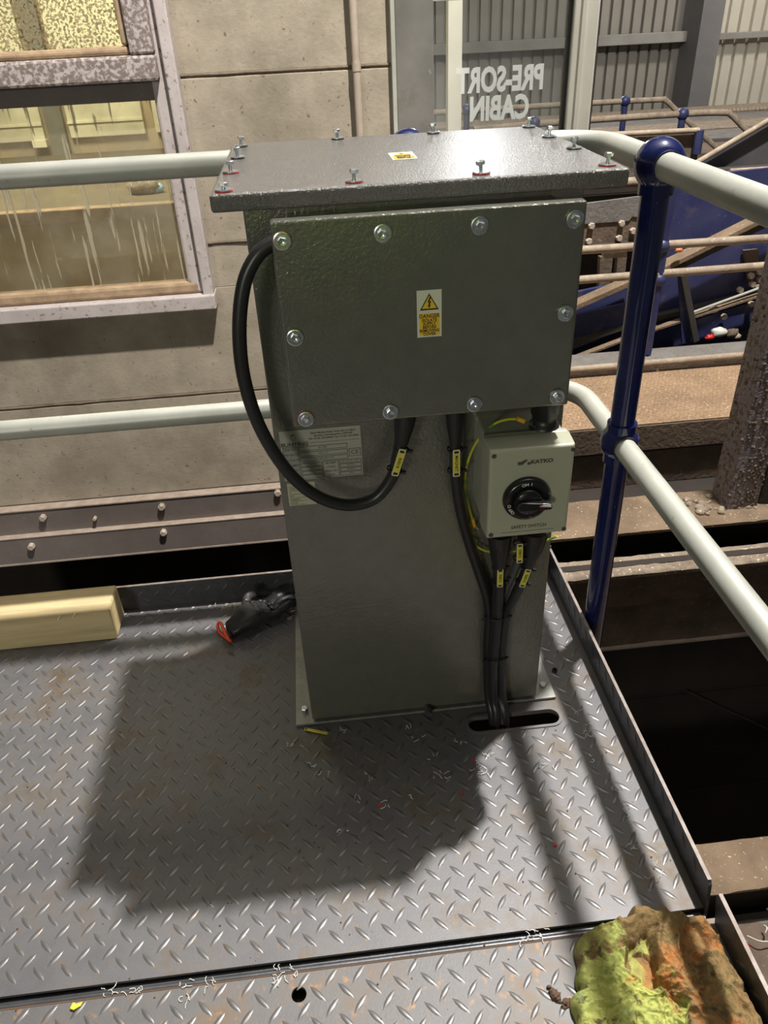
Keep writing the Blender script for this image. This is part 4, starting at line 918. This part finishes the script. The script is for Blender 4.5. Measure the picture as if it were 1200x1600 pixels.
MB().box((kc.x+0.004, SY-0.0125, kc.z-0.0335), (kc.x+0.009, SY-0.0119, kc.z-0.0318)).build('red_mark', M['red'], sw)
p = SP(847, 720.5); text('lettering', 'KATKO', (p.x, SY-0.0003, p.z), X, Z, 0.0092, M['print'], sw, bold=0.00045, ext=0.0002, sx=1.18)
p = SP(826, 822); text('lettering', 'SAFETY SWITCH', (p.x, SY-0.0003, p.z), X, Z, 0.0088, M['print'], sw, bold=0.00012, ext=0.0002, sx=0.95)
a = SP(809, 724.5); 
for pts in ([(809,722.2),(815.5,721.5),(817.5,719.5),(824,717.5),(824,719.5),(819,724),(816.5,726.3),(809,727)], [(824,722.5),(829,721.5),(829.2,725.5),(824.2,726.2)]):
    MB().prism([Vector((SP(x, y).x, SY, SP(x, y).z)) for x, y in pts], (0, -0.0005, 0)).build('emblem', M['print'], sw)
a = SP(784, 832); b_ = SP(865, 826); MB().box((a.x, SY-0.0004, (a.z+b_.z)/2-0.0003), (b_.x, SY, (a.z+b_.z)/2+0.0003)).build('rule', M['print'], sw)
# mounting bracket plate behind the switch
mp0 = PY(756, 660, 1.19); MB().box((SX0-0.012, 1.183, SZ0+0.02), (SX1+0.006, 1.1925, SZ1+0.062)).build('mounting_bracket', M['hammer'], sw, bevel=0.002)
# coupling between the cover box and switch
cpz = SZ1-0.001; cpx = PY(851, 655, 1.12).x
MB().lathe([(0.0255, 0), (0.0255, 0.006), (0.0205, 0.008), (0.0205, 0.022), (0.0235, 0.026), (0.0235, 0.075)], (cpx, 1.122, SZ1-0.003), Z, 28).build('cable_coupling', M['rubber'], sw)

# ================================================================== CABLES
def marker(parent, p, d, n, body, L_=0.050, W_m=0.0115, r_=0.012, ties=True):
    p = Vector(p); d = Vector(d).normalized(); n = Vector(n); n = (n-d*n.dot(d)).normalized(); s_ = n.cross(d).normalized()
    def Q(u, v, h): return p+n*(r_+h)+s_*u+d*v
    out = []
    for u, v in ((-1,-.92),(-.8,-1),(.8,-1),(1,-.92),(1,.92),(.8,1),(-.8,1),(-1,.92)): out.append((u*W_m/2, v*L_/2))
    t = MB().prism([Q(u, v, 0.0004) for u, v in out], n*0.0016).build('marker', M['tagedge'], parent); t['label'] = 'yellow marker tag'
    MB().prism([Q(u*0.80, v*0.68, 0.0021) for u, v in out], n*0.0003).build('tag_field', M['tagyellow'], t)
    for sg in (-1, 1): MB().prism([Q(u*0.62, v*0.085+sg*L_*0.41, 0.0021) for u, v in out], n*0.0003).build('tie_slot', M['black'], t)
    text('lettering', body, Q(0, 0, 0.0026), d, s_, W_m*0.62, M['black'], t, ext=0.0001, bold=0.0001)
    if ties:
        for sg in (-1, 1):
            c0 = p+d*sg*L_*0.40; mb = MB()
            mb.lathe([(r_+0.0006, -0.0018), (r_+0.0018, -0.0018), (r_+0.0018, 0.0018), (r_+0.0006, 0.0018)], c0, d, 20, False)
            mb.bar(c0+s_*(r_+0.001)+n*0.004, c0+s_*(r_+0.008)+n*0.004, 0.005, 0.005, up=tuple(d)); mb.build('tie', M['rubber'], parent)
    return t
# cable 1: loop on the left
c1 = empty('power_cable', 'thick black cable looping round the left side of the cabinet under the cover', 'cable')
pts = [PY(452, 372, 1.125), PY(425, 381, 1.122), PY(400, 402, 1.118), PY(381, 445, 1.115), PY(374, 515, 1.112), PY(381, 590, 1.112), PY(405, 665, 1.115), PY(445, 731, 1.12), PY(490, 772, 1.128), PY(540, 789, 1.135), PY(585, 779, 1.14), PY(613, 745, 1.142), PY(621, 715, 1.142), PY(628, 680, 1.142), PY(631, 662, 1.142)]
MB().tube(bez(pts, 7), 0.0108, 18).build('sheath', M['cable'], c1)
g0 = PY(633, 655, 1.142); g1 = PY(627, 692, 1.142); dv = (g1-g0)
MB().tube([g0+Vector((0.001,0,0.03)), g0, g0.lerp(g1, 0.3), g0.lerp(g1, 0.75), g1], [0.0185, 0.0180, 0.0170, 0.0135, 0.0122], 20).build('gland_boot', M['rubber'], c1)
pm = PY(621.5, 717, 1.142); marker(c1, pm, PY(614, 740, 1.142)-PY(629, 692, 1.142), (0.05,-1,0.15), 'R0014', 0.053, 0.0125)
# cable 2: magnet cable
c2 = empty('magnet_cable', 'long black cable marked MAGNET running down the cabinet front', 'cable')
pts = [PY(711, 640, 1.14), PY(711, 700, 1.14), PY(712, 745, 1.145), PY(719, 795, 1.155), PY(732, 845, 1.163), PY(748, 893, 1.168), PY(760, 930, 1.168), PY(764, 965, 1.17), PY(762, 1005, 1.17), PY(762, 1045, 1.172), PY(764, 1090, 1.166), PY(770, 1125, 1.145), PZ(775, 1140, -0.05)]
pts[-1] = Vector((pts[-2].x+0.004, 1.138, -0.12))
MB().tube(bez(pts, 7), 0.0100, 18).build('sheath', M['cable'], c2)
g0 = PY(711, 645, 1.14); g1 = PY(711.5, 692, 1.14)
MB().tube([g0+Vector((0,0,0.02)), g0, g0.lerp(g1, 0.35), g0.lerp(g1, 0.8), g1], [0.0165, 0.0160, 0.0150, 0.0118, 0.0108], 20).build('gland_boot', M['rubber'], c2)
marker(c2, PY(711, 718, 1.14), PY(711, 742, 1.14)-PY(711, 694, 1.14), (0,-1,0.15), 'MAGNET', 0.053, 0.0125)
# cables from the switch
def swcable(lab, name, pts, r_, mt_, boot=None, mk=None, txt=''):
    c = empty(name, lab, 'cable', 'cables leaving the safety switch')
    MB().tube(bez(pts, 7), r_, 16).build('sheath', mt_, c)
    if boot:
        a, b2, w0 = boot; MB().tube([a+Vector((0,0,0.012)), a, a.lerp(b2, 0.45), a.lerp(b2, 0.85), b2], [w0, w0, w0*0.85, r_*1.25, r_*1.1], 20).build('gland_boot', M['rubber'], c)
    if mk:
        p, d = mk; marker(c, p, d, (0,-1,0.15), txt, 0.043, 0.0115, r_)
    return c
ya = 1.12
def tail(px, x_end, y_end=1.14): return [PY(px, 1090, 1.160), PY(px+4, 1122, 1.143), Vector((x_end, y_end, -0.12))]
swcable('left of three black cables leaving the switch bottom', 'switch_cable', [PY(781, 838, ya), PY(780, 870, ya), PY(779, 915, 1.135), PY(777, 960, 1.145), PY(773, 1005, 1.15), PY(770, 1045, 1.152)]+tail(771, 0.300), 0.0115, M['cable'],
        (PY(781, 842, ya), PY(780, 884, ya), 0.0215), (PY(779, 897, 1.127), PY(778.5, 915, 1.13)-PY(779.5, 880, 1.13)), 'R0012')
swcable('dark grey cable curving between two black ones under the switch', 'switch_cable', [PY(815, 838, 1.135), PY(812, 868, 1.135), PY(803, 893, 1.142), PY(790, 922, 1.158), PY(784, 950, 1.165), PY(783, 1005, 1.168), PY(780, 1045, 1.168)]+tail(783, 0.325), 0.0082, M['greycable'],
        None, (PY(810, 860, 1.112), PY(810.3, 878, 1.13)-PY(811, 842, 1.13)), 'R0013')
swcable('right of three black cables leaving the switch bottom', 'switch_cable', [PY(836, 835, ya), PY(829, 872, ya), PY(819, 900, 1.13), PY(803, 934, 1.142), PY(791, 962, 1.15), PY(785, 1005, 1.155), PY(783, 1045, 1.157)]+tail(785, 0.338), 0.0100, M['cable'],
        (PY(836, 838, ya), PY(826, 880, ya), 0.0225), (PY(818.5, 898, 1.125), PY(812, 914, 1.125)-PY(825, 881, 1.125)), 'R0015')
ct = empty('cable_ties', 'black ties binding the cable bundle to the cabinet front', 'cable tie')
for py, xa, xb, yy in ((968, 753, 795, 1.138), (1033, 755, 789, 1.140)):
    p0 = PY(xa, py, 1.175); p1 = PY(xb, py, 1.175); pm_ = PY((xa+xb)/2, py+1, yy-0.006)
    MB().tube(bez([p0, PY(xa+3, py, 1.15), pm_, PY(xb-2, py-2, 1.15), p1], 5), 0.0020, 6).build('tie', M['rubber'], ct)
    MB().bar(PY(xb-3, py-4, yy-0.004), PY(xb+4, py-6, yy-0.01), 0.005, 0.004).build('tie_head', M['rubber'], ct)
# earth wires
e1 = empty('earth_wire', 'yellow green earth wire arching from the coupling down beside the switch', 'wire', 'earth wires')
MB().tube(bez([PY(812, 655, 1.10), PY(795, 655, 1.115), PY(775, 661, 1.13), PY(755, 677, 1.145), PY(738, 703, 1.16), PY(728, 735, 1.17), PY(727, 765, 1.175), PY(732, 790, 1.177), PY(738, 812, 1.178)], 6), 0.0024, 8).build('wire', M['earth'], e1)
for a, b2 in ((PY(808, 654, 1.10), PY(819, 658, 1.10)), (PY(738, 810, 1.178), PY(741, 822, 1.178))): MB().tube([a, b2], [0.0040, 0.0046], 10).build('ferrule', M['ferrule'], e1)
MB().tube([PY(741, 822, 1.18), PY(746, 826, 1.185)], 0.004, 8).build('ring_terminal', M['zinc'], e1)
MB().tube([PY(819, 658, 1.10), PY(835, 666, 1.115)], 0.0015, 6).build('bare_lug', M['zinc'], e1)
e2 = empty('earth_wire', 'yellow green earth wire sagging below the switch between the cables', 'wire', 'earth wires')
MB().tube(bez([PY(737, 829, 1.178), PY(735, 835, 1.178), PY(740, 849, 1.175), PY(757, 860, 1.172), PY(780, 863, 1.172), PY(810, 860, 1.17), PY(840, 850, 1.15), PY(870, 838, 1.13)], 6), 0.0022, 8).build('wire', M['earth'], e2)
MB().tube([PY(738, 823, 1.178), PY(736, 831, 1.178)], [0.0036, 0.0044], 10).build('ferrule', M['ferrule'], e2)

# ================================================================== THINGS ON THE PLATFORM
# timber baulk
tb = empty('timber_baulk', 'sawn pale timber baulk lying against the back kerb on the left', 'timber')
t0 = PZ(185, 1001, 0.0); 
tw = MB().box((-1.65, 1.552, 0.001), (-0.600, 1.652, 0.100)); tw.build('baulk', M['wood'], tb, bevel=0.002)
MB().box((-0.6005, 1.556, 0.007), (-0.5985, 1.648, 0.096)).build('end_grain', M['woodend'], tb)
sp_ = MB()
for px, py in ((95, 962), (118, 958)):
    q = PY(px, py, 1.549); sp_.tube(bez([q, q+Vector((-0.006,-0.003,-0.006)), q+Vector((-0.010,-0.002,-0.013))], 3), 0.0012, 5)
sp_.build('splinter', M['creamtrim'], tb)

# glove: one skin-grown surface
def skin(name, verts, edges, radii, material, parent, sub=2, seed=0):
    me = bpy.data.meshes.new(name); me.from_pydata(verts, edges, []); me.update()
    o = bpy.data.objects.new(name, me); C.objects.link(o)
    if parent is not None: o.parent = parent
    sk = o.modifiers.new('skin', 'SKIN'); sk.use_smooth_shade = True
    lay = me.skin_vertices[0] if me.skin_vertices else None
    if lay is None:
        bm = bmesh.new(); bm.from_mesh(me); bm.verts.layers.skin.verify(); bm.to_mesh(me); bm.free(); lay = me.skin_vertices[0]
    for i, r_ in enumerate(radii):
        lay.data[i].radius = (r_, r_) if not isinstance(r_, tuple) else r_
    lay.data[0].use_root = True
    ss_ = o.modifiers.new('sub', 'SUBSURF'); ss_.levels = sub; ss_.render_levels = sub
    dg = bpy.context.evaluated_depsgraph_get(); m2 = bpy.data.meshes.new_from_object(o.evaluated_get(dg))
    o.modifiers.clear(); o.data = m2; m2.name = name; m2.materials.clear(); m2.materials.append(material)
    for p_ in m2.polygons: p_.use_smooth = True
    return o
gv = empty('work_glove', 'black work glove with orange red hem lying by the cabinet base', 'glove')
c0 = PZ(352, 987, 0.02); c1_ = PZ(372, 975, 0.03); c2_ = PZ(392, 962, 0.034); c3_ = PZ(412, 952, 0.036)
ax = (c3_-c0); ax.z = 0; ax.normalize(); sd_ = Vector((-ax.y, ax.x, 0))
V = [c0, c1_, c2_, c3_]; Ed = [(0,1),(1,2),(2,3)]; R_ = [(0.034,0.018), (0.033,0.022), (0.036,0.026), (0.038,0.026)]
for k, (off, ln, cur) in enumerate(((-0.026, 0.072, 0.0), (-0.010, 0.086, 0.008), (0.008, 0.082, 0.012), (0.024, 0.066, 0.006))):
    b0 = c3_+ax*0.014+sd_*off; i0 = len(V)
    V += [Vector((b0.x, b0.y, 0.028)), b0+ax*ln*0.45+Vector((0,0,cur)), b0+ax*ln*0.8+Vector((0,0,cur*0.3))+sd_*0.006, b0+ax*ln+Vector((0,0,-0.012))+sd_*0.004]
    Ed += [(3, i0), (i0, i0+1), (i0+1, i0+2), (i0+2, i0+3)]; R_ += [0.013, 0.0115, 0.011, 0.008]
i0 = len(V); V += [c2_+sd_*0.030+Z*0.012, c2_+sd_*0.046+ax*0.018+Z*0.026, c2_+sd_*0.048+ax*0.042+Z*0.022]; Ed += [(2, i0), (i0, i0+1), (i0+1, i0+2)]; R_ += [0.014, 0.0115, 0.009]
go = skin('glove_body', [tuple(v) for v in V], Ed, R_, M['glove'], gv, 3)
for v in go.data.vertices:
    q = v.co; dd = 0.005*noise.noise(q*22)+0.0022*noise.noise(q*60); v.co = q+v.normal*dd
    if v.co.z < 0.004: v.co.z = 0.004
u = MB(); ring = []
for k in range(24):
    a_ = 2*math.pi*k/24; ring.append(c0-ax*0.004+sd_*math.cos(a_)*0.037+Z*(math.sin(a_)*0.017)+ax*0.004*math.sin(2*a_))
for q in ring: q.z = max(q.z, 0.005)
u.tube(ring+[ring[0]], 0.0040, 8, caps=False).build('hem', M['glovehem'], gv)

# crumpled cloth
def cloth():
    cen = Vector((0.440, 0.540, 0)); n_t, n_r = 260, 110; vs = []; fs = []; soak = []
    loc = lambda l, z: [Vector((PZ(px, py, z).x-cen.x, PZ(px, py, z).y-cen.y)) for px, py in l]
    crest = loc([(922,1512),(928,1476),(965,1440),(1010,1422),(1060,1420),(1098,1440),(1118,1480),(1124,1530),(1116,1585),(1105,1640)], 0.045)
    crest2 = loc([(1058,1428),(1040,1462),(1052,1500),(1072,1535),(1078,1580),(1070,1640)], 0.045)
    flap = loc([(905,1510),(930,1500),(960,1488),(985,1484),(988,1500),(982,1522),(1000,1538),(1040,1548),(1068,1572),(1076,1600),(1080,1700),(870,1700)], 0.03)
    pocket = loc([(1000,1508),(1012,1528),(1036,1530)], 0.03)
    def dseg(p, poly):
        best = 9; tt = 0
        for k in range(len(poly)-1):
            a, b2 = poly[k], poly[k+1]; d = b2-a; t = max(0, min(1, (p-a).dot(d)/d.length_squared)); q = (p-a-d*t).length
            if q < best: best = q; tt = (k+t)/(len(poly)-1)
        return best, tt
    def inside(p, poly):
        c = False; n = len(poly)
        for k in range(n):
            a, b2 = poly[k], poly[(k+1) % n]
            if (a.y > p.y) != (b2.y > p.y) and p.x < (b2.x-a.x)*(p.y-a.y)/(b2.y-a.y)+a.x: c = not c
        return c
    def outline(a):
        ca, sa = math.cos(a), math.sin(a); base = 0.138+0.010*noise.noise(Vector((ca*1.5, sa*1.5, 2)))+0.004*noise.noise(Vector((ca*6, sa*6, 2)))
        ext = base*(0.55+0.45/max(abs(ca), abs(sa)))
        if sa < 0: ext *= 1.0+0.32*(-sa)
        if sa > 0.2 and ca < 0: ext *= 0.92
        return ext
    for i in range(n_r+1):
        t = i/n_r
        for k in range(n_t):
            a = 2*math.pi*k/n_t; r = outline(a)*t; p = Vector((math.cos(a)*r, math.sin(a)*r, 0)); p2 = p.to_2d()
            w_ = p2+Vector((noise.noise(p*22+Vector((5,0,0))), noise.noise(p*22+Vector((0,5,0)))))*0.007
            wp = p+Vector((noise.noise(p*9+Vector((5,0,0))), noise.noise(p*9+Vector((0,5,0))), 0))*0.035
            k1 = 1-min(1, abs(noise.noise(wp*16+Vector((3,1,0))))*3.2); k2 = 1-min(1, abs(noise.noise(wp*30+Vector((1,7,0))))*3.0); k3 = 1-min(1, abs(noise.noise(wp*60+Vector((2,2,4))))*2.6)
            wr = 0.008*k1**2.5+0.0065*k2**2.2+0.0040*k3**1.6+0.0022*noise.noise(p*170)
            d1, t1 = dseg(w_, crest); d2, t2 = dseg(w_, crest2)
            w1 = 0.026+0.010*math.sin(t1*9); h = 0.006
            if d1 < w1: h = max(h, 0.006+0.046*math.sqrt(1-(d1/w1)**2)*(0.55+0.45*min(1, t1*3)))
            if d2 < 0.030: h = max(h, 0.006+0.050*math.sqrt(1-(d2/0.030)**2))
            # material between the two rolls stays raised
            if p.x > 0.03 and h < 0.034: h = 0.034
            fl_ = inside(w_, flap); sk_ = 1.0
            if fl_:
                dd = min((w_-q).length for q in flap[:9]); h = max(h*0.3, 0.031+0.004*math.exp(-dd/0.02)); sk_ = 0.0
            elif h < 0.012: h = 0.006+0.012*k2; sk_ = 0.55
            h += wr*(1.0 if h > 0.02 else 0.4)-0.004
            pk = min((w_-pocket[0]).length/0.026, (w_-pocket[1]).length/0.019)
            if pk < 1: h = 0.004+(h-0.004)*max(0, (pk-0.8)/0.2); sk_ = 1.0
            if (w_-pocket[2]).length < 0.016 and pk >= 1: sk_ = 0.0
            edge = max(0.0, (t-0.88)/0.12); h = h*(1-edge**2)+0.003
            jx = 0.005*noise.noise(p*34+Vector((9,0,0))); jy = 0.005*noise.noise(p*34+Vector((0,9,0)))
            if t1 < 0.22 and not fl_: sk_ *= 0.35+0.6*abs(noise.noise(p*40))*2
            vs.append((p.x+jx*min(1, t*3), p.y+jy*min(1, t*3), max(0.002, h))); soak.append(sk_)
    for i in range(n_r):
        for k in range(n_t):
            a, b2, c, d = i*n_t+k, i*n_t+(k+1) % n_t, (i+1)*n_t+(k+1) % n_t, (i+1)*n_t+k
            fs.append((a, d, c, b2))
    mb = MB().add(vs, fs, True); o = mb.build('crumpled_cloth', M['cloth'])
    at = o.data.attributes.new('oil_stain', 'FLOAT', 'POINT'); at.data.foreach_set('value', soak)
    o.location = cen
    return tag(o, 'crumpled yellow green cloth stained brown and orange at the platform corner', 'cloth')
cloth()

# photographer, reflected in the painted cover and the door glass
pr = empty('person', 'person in yellow green high visibility jacket and white helmet, reflected in the cover', 'person')
M['skin'] = mat('skin', (0.55, 0.36, 0.27), 0.55); M['hivis'] = mat('high_visibility_fabric', (0.50, 0.74, 0.02), 0.8, bump=0.3, bscale=14, bdist=0.02)
M['trousers'] = mat('dark_navy_trousers', (0.02, 0.022, 0.035), 0.85); M['helmet'] = mat('white_helmet', (0.75, 0.75, 0.72), 0.35); M['reflective'] = mat('grey_reflective_tape', (0.62, 0.63, 0.62), 0.35, 0.4)
OX, OY = 0.02, -0.36
def PV(l): return [(OX+x, OY+y, z) for x, y, z in l]
def arm(sx):   # shoulder, elbow, wrist
    return [(sx*0.19, 0.0, 1.40), (sx*0.26, 0.06, 1.16), (sx*0.13+0.10, 0.27, 1.25)]
aL, aR = arm(-1), arm(1)
V = PV([(0,0,0.98), (0,0,1.15), (0,0.0,1.36), (0,0.01,1.47), (0,0.03,1.55), (0,0.035,1.66), (0,0.03,1.72)]+aL+aR)
V[9] = (-0.075, -0.075, 1.30); V[12] = (0.080, -0.075, 1.30)
Ed = [(0,1),(1,2),(2,3),(3,4),(4,5),(5,6),(2,7),(7,8),(8,9),(2,10),(10,11),(11,12)]
R_ = [(0.15,0.11),(0.14,0.10),(0.15,0.10),(0.055,0.055),(0.07,0.085),(0.078,0.098),(0.06,0.08),0.055,0.042,0.028,0.055,0.042,0.028]
for sx, w0 in ((-1, 9), (1, 12)):      # palm and five fingers on each hand, curled round the phone edges
    wx, wy, wz = V[w0]; pi = len(V); V.append((wx-sx*0.010*-1, wy+0.030, wz+0.030)); Ed.append((w0, pi)); R_.append(0.024)
    for k in range(4):
        b0 = len(V); zz = wz+0.058-k*0.019; ln = (0.9, 1.0, 0.95, 0.8)[k]
        V += [(wx+sx*0.004, wy+0.045, zz), (wx-sx*0.002, wy+0.045+0.020*ln, zz), (wx-sx*0.018*ln, wy+0.050+0.022*ln, zz)]
        Ed += [(pi, b0), (b0, b0+1), (b0+1, b0+2)]; R_ += [0.009, 0.0082, 0.0072]
    b0 = len(V); V += [(wx-sx*0.018, wy+0.022, wz+0.05), (wx-sx*0.030, wy+0.036, wz+0.066)]; Ed += [(pi, b0), (b0, b0+1)]; R_ += [0.0105, 0.009]
body = skin('body', V, Ed, R_, M['skin'], pr, 1)
fx, fy = OX, OY+0.035
MB().tube([(fx, fy+0.088, 1.665), (fx, fy+0.105, 1.640), (fx, fy+0.118, 1.622), (fx, fy+0.09, 1.612)], [0.007, 0.009, 0.013, 0.006], 8).build('nose', M['skin'], pr)
for sx in (-1, 1):
    MB().ball((fx+sx*0.030, fy+0.083, 1.655), 0.011, 10, 8).build('eye', M['black'], pr)
    MB().ball((fx+sx*0.078, fy-0.01, 1.635), 0.020, 10, 8).build('ear', M['skin'], pr)
MB().tube([(fx-0.022, fy+0.090, 1.585), (fx, fy+0.096, 1.583), (fx+0.022, fy+0.090, 1.585)], 0.005, 8).build('mouth', M['redseal'], pr)
V = PV([(0,0,0.66),(0,0,1.0),(0,0,1.2),(0,0,1.37),(0,0.01,1.47)]+aL+aR); V[7] = (-0.092, -0.105, 1.275); V[10] = (0.097, -0.105, 1.275)
skin('jacket', V, [(0,1),(1,2),(2,3),(3,4),(3,5),(5,6),(6,7),(3,8),(8,9),(9,10)], [(0.225,0.145),(0.20,0.135),(0.175,0.125),(0.185,0.125),(0.075,0.075),0.078,0.062,0.045,0.078,0.062,0.045], M['hivis'], pr, 2)
V = PV([(0,0,0.92),(-0.10,0,0.80),(-0.12,0.02,0.50),(-0.13,-0.02,0.10),(0.10,0,0.80),(0.12,0.02,0.50),(0.13,-0.02,0.10)])
skin('trousers', V, [(0,1),(1,2),(2,3),(0,4),(4,5),(5,6)], [(0.15,0.12),0.10,0.075,0.065,0.10,0.075,0.065], M['trousers'], pr, 1)
for sx in (-1, 1):
    bo_ = skin('boot', PV([(sx*0.13,-0.04,0.09),(sx*0.13,-0.03,0.04),(sx*0.135,0.10,0.035),(sx*0.14,0.17,0.03)]), [(0,1),(1,2),(2,3)], [0.052,(0.048,0.038),(0.048,0.032),(0.036,0.026)], M['rubber'], pr, 1)
hm = MB().lathe([(0.165,0.0),(0.125,0.004),(0.122,0.03),(0.108,0.075),(0.070,0.112),(1e-5,0.126)], (fx, fy-0.005, 1.675), (0,-0.08,1), 28); hm.build('helmet', M['helmet'], pr)
tp = tag(MB().box((-0.037, -0.016, 1.275), (0.037, -0.007, 1.425)).build('phone', M['blackplastic'], bevel=0.003), 'dark phone held up by the person', 'phone')

# yellow tag strip
a = PZ(476, 1139, 0.004); b_ = PZ(512, 1146, 0.004)
ys = empty('loose_tag', 'yellow cable tag strip lying at the cabinet foot', 'tag')
MB().bar(a, b_, 0.0065, 0.0016).build('strip', M['tagyellow'], ys)
MB().bar(a.lerp(b_, 0.04)+Z*0.001, a.lerp(b_, 0.1)+Z*0.001, 0.004, 0.0004).build('slot', M['black'], ys)
# little black fitting on the floor
p = PZ(866, 1048, 0.004); tag(MB().lathe([(0.0045,0),(0.0065,0),(0.0065,0.006),(0.0045,0.006),(0.0045,0)], (p.x,p.y,0.0025), (0.25,0.1,1), 12, False).build('rubber_plug', M['rubber']), 'small black rubber plug on the plate right of the cabinet foot', 'plug')
# swarf and shavings
def swarf(name, pts_px, n_each, spread, mt_, label, r_=0.0006, lrange=(0.006, 0.015), z=0.002):
    mb = MB()
    for px, py in pts_px:
        c = PZ(px, py, z)
        for k in range(n_each):
            q = c+Vector((random.gauss(0, spread), random.gauss(0, spread*0.7), 0)); L_ = random.uniform(*lrange); a_ = random.uniform(0, 6.28); pts = []
            for j in range(9):
                a_ += random.uniform(-0.9, 0.9); q = q+Vector((math.cos(a_)*L_/7, math.sin(a_)*L_/7, 0)); pts.append(Vector((q.x, q.y, z+0.001+0.003*abs(noise.noise(q*200)))))
            mb.tube(pts, r_, 4)
    return tag(mb.build(name, mt_), label, 'debris', kind='stuff')
M['plasticwhite'] = mat('white_plastic_curls', (0.72, 0.71, 0.66), 0.4)
swarf('plastic_shavings', [(537,1140),(640,1140),(655,1152),(484,1195),(510,1208),(560,1250),(682,1215),(676,1186),(640,1245),(746,1198),(758,1207),(752,1213),(727,1160),(690,1213),(535,1294),(576,1214),(450,1165),(765,1180),(905,1110),(920,1145),(925,1185),(855,1195),(610,1255)], 3, 0.006, M['plasticwhite'], 'white curly plastic shavings scattered below the cabinet front')
swarf('joint_shavings', [(165,1550),(190,1550),(218,1549),(288,1541),(432,1522),(440,1521),(465,1515),(330,1537),(290,1561),(830,1461),(815,1466),(845,1458)], 4, 0.005, M['plasticwhite'], 'pale stringy shavings caught in the joint between the two plates', r_=0.0006, z=-0.001)
swarf('kerb_shavings', [(918,1137),(960,1230),(975,1262),(990,1320),(1020,1352),(1030,1370),(450,965),(350,948),(340,950),(365,948)], 4, 0.007, M['swarf'], 'fine straw coloured shavings along the kerb foot and near the glove')
mb = MB()
for k in range(420):
    x = random.uniform(-1.2, 0.56); y = random.uniform(0.35, 1.62)
    if not cabinet_fp(x, y): continue
    r_ = random.uniform(0.0006, 0.0019); mb.ball((x, y, (0.0 if y > 0.683 else -0.002)+r_*0.6), r_, 5, 4)
for (px, py, r_) in ((864,1550,.006),(868,1556,.0075),(872,1562,.005),(884,1569,.006),(880,1573,.004),(890,1563,.003),(858,1543,.003)):
    p = PZ(px, py, 0); b0 = len(mb.v); mb.ball((0,0,0), r_, 12, 8)
    for i in range(b0, len(mb.v)): v = mb.v[i]; mb.v[i] = Vector((p.x, p.y, 0.001))+v*(1+0.9*noise.noise(v*220+p*50))
tag(mb.build('grit', M['rust']), 'brown grit and dirt crumbs scattered over the tread plates', 'debris', kind='stuff')
k = 0
for px, py, lab in ((740, 1188, 'tiny red plastic chip among the shavings below the cables'), (723, 1239, 'tiny red chip on the shaded plate centre'), (593, 1258, 'tiny red chip left of centre on the shaded plate'), (868, 1320, 'tiny red chip on the sunlit plate at right')):
    p = PZ(px, py, 0.003); tag(MB().box((p.x-0.003, p.y-0.002, 0.001), (p.x+0.003, p.y+0.002, 0.004)).build('plastic_chip', M['red']), lab, 'chip', 'red plastic chips')
p = PZ(118, 1572, 0.002); tag(scrap and MB().prism([(p.x-.009,p.y-.003,.0005),(p.x-.002,p.y-.006,.0005),(p.x+.008,p.y-.001,.0005),(p.x+.010,p.y+.005,.0005),(p.x,p.y+.003,.0005),(p.x-.006,p.y+.006,.0005)], (0.001,0,0.003)).build('yellow_scrap', M['tagyellow']), 'small yellow scrap by the plate joint at lower left', 'scrap')

# ------------------------------------------------------------------ outliner sanity
bpy.context.view_layer.update()
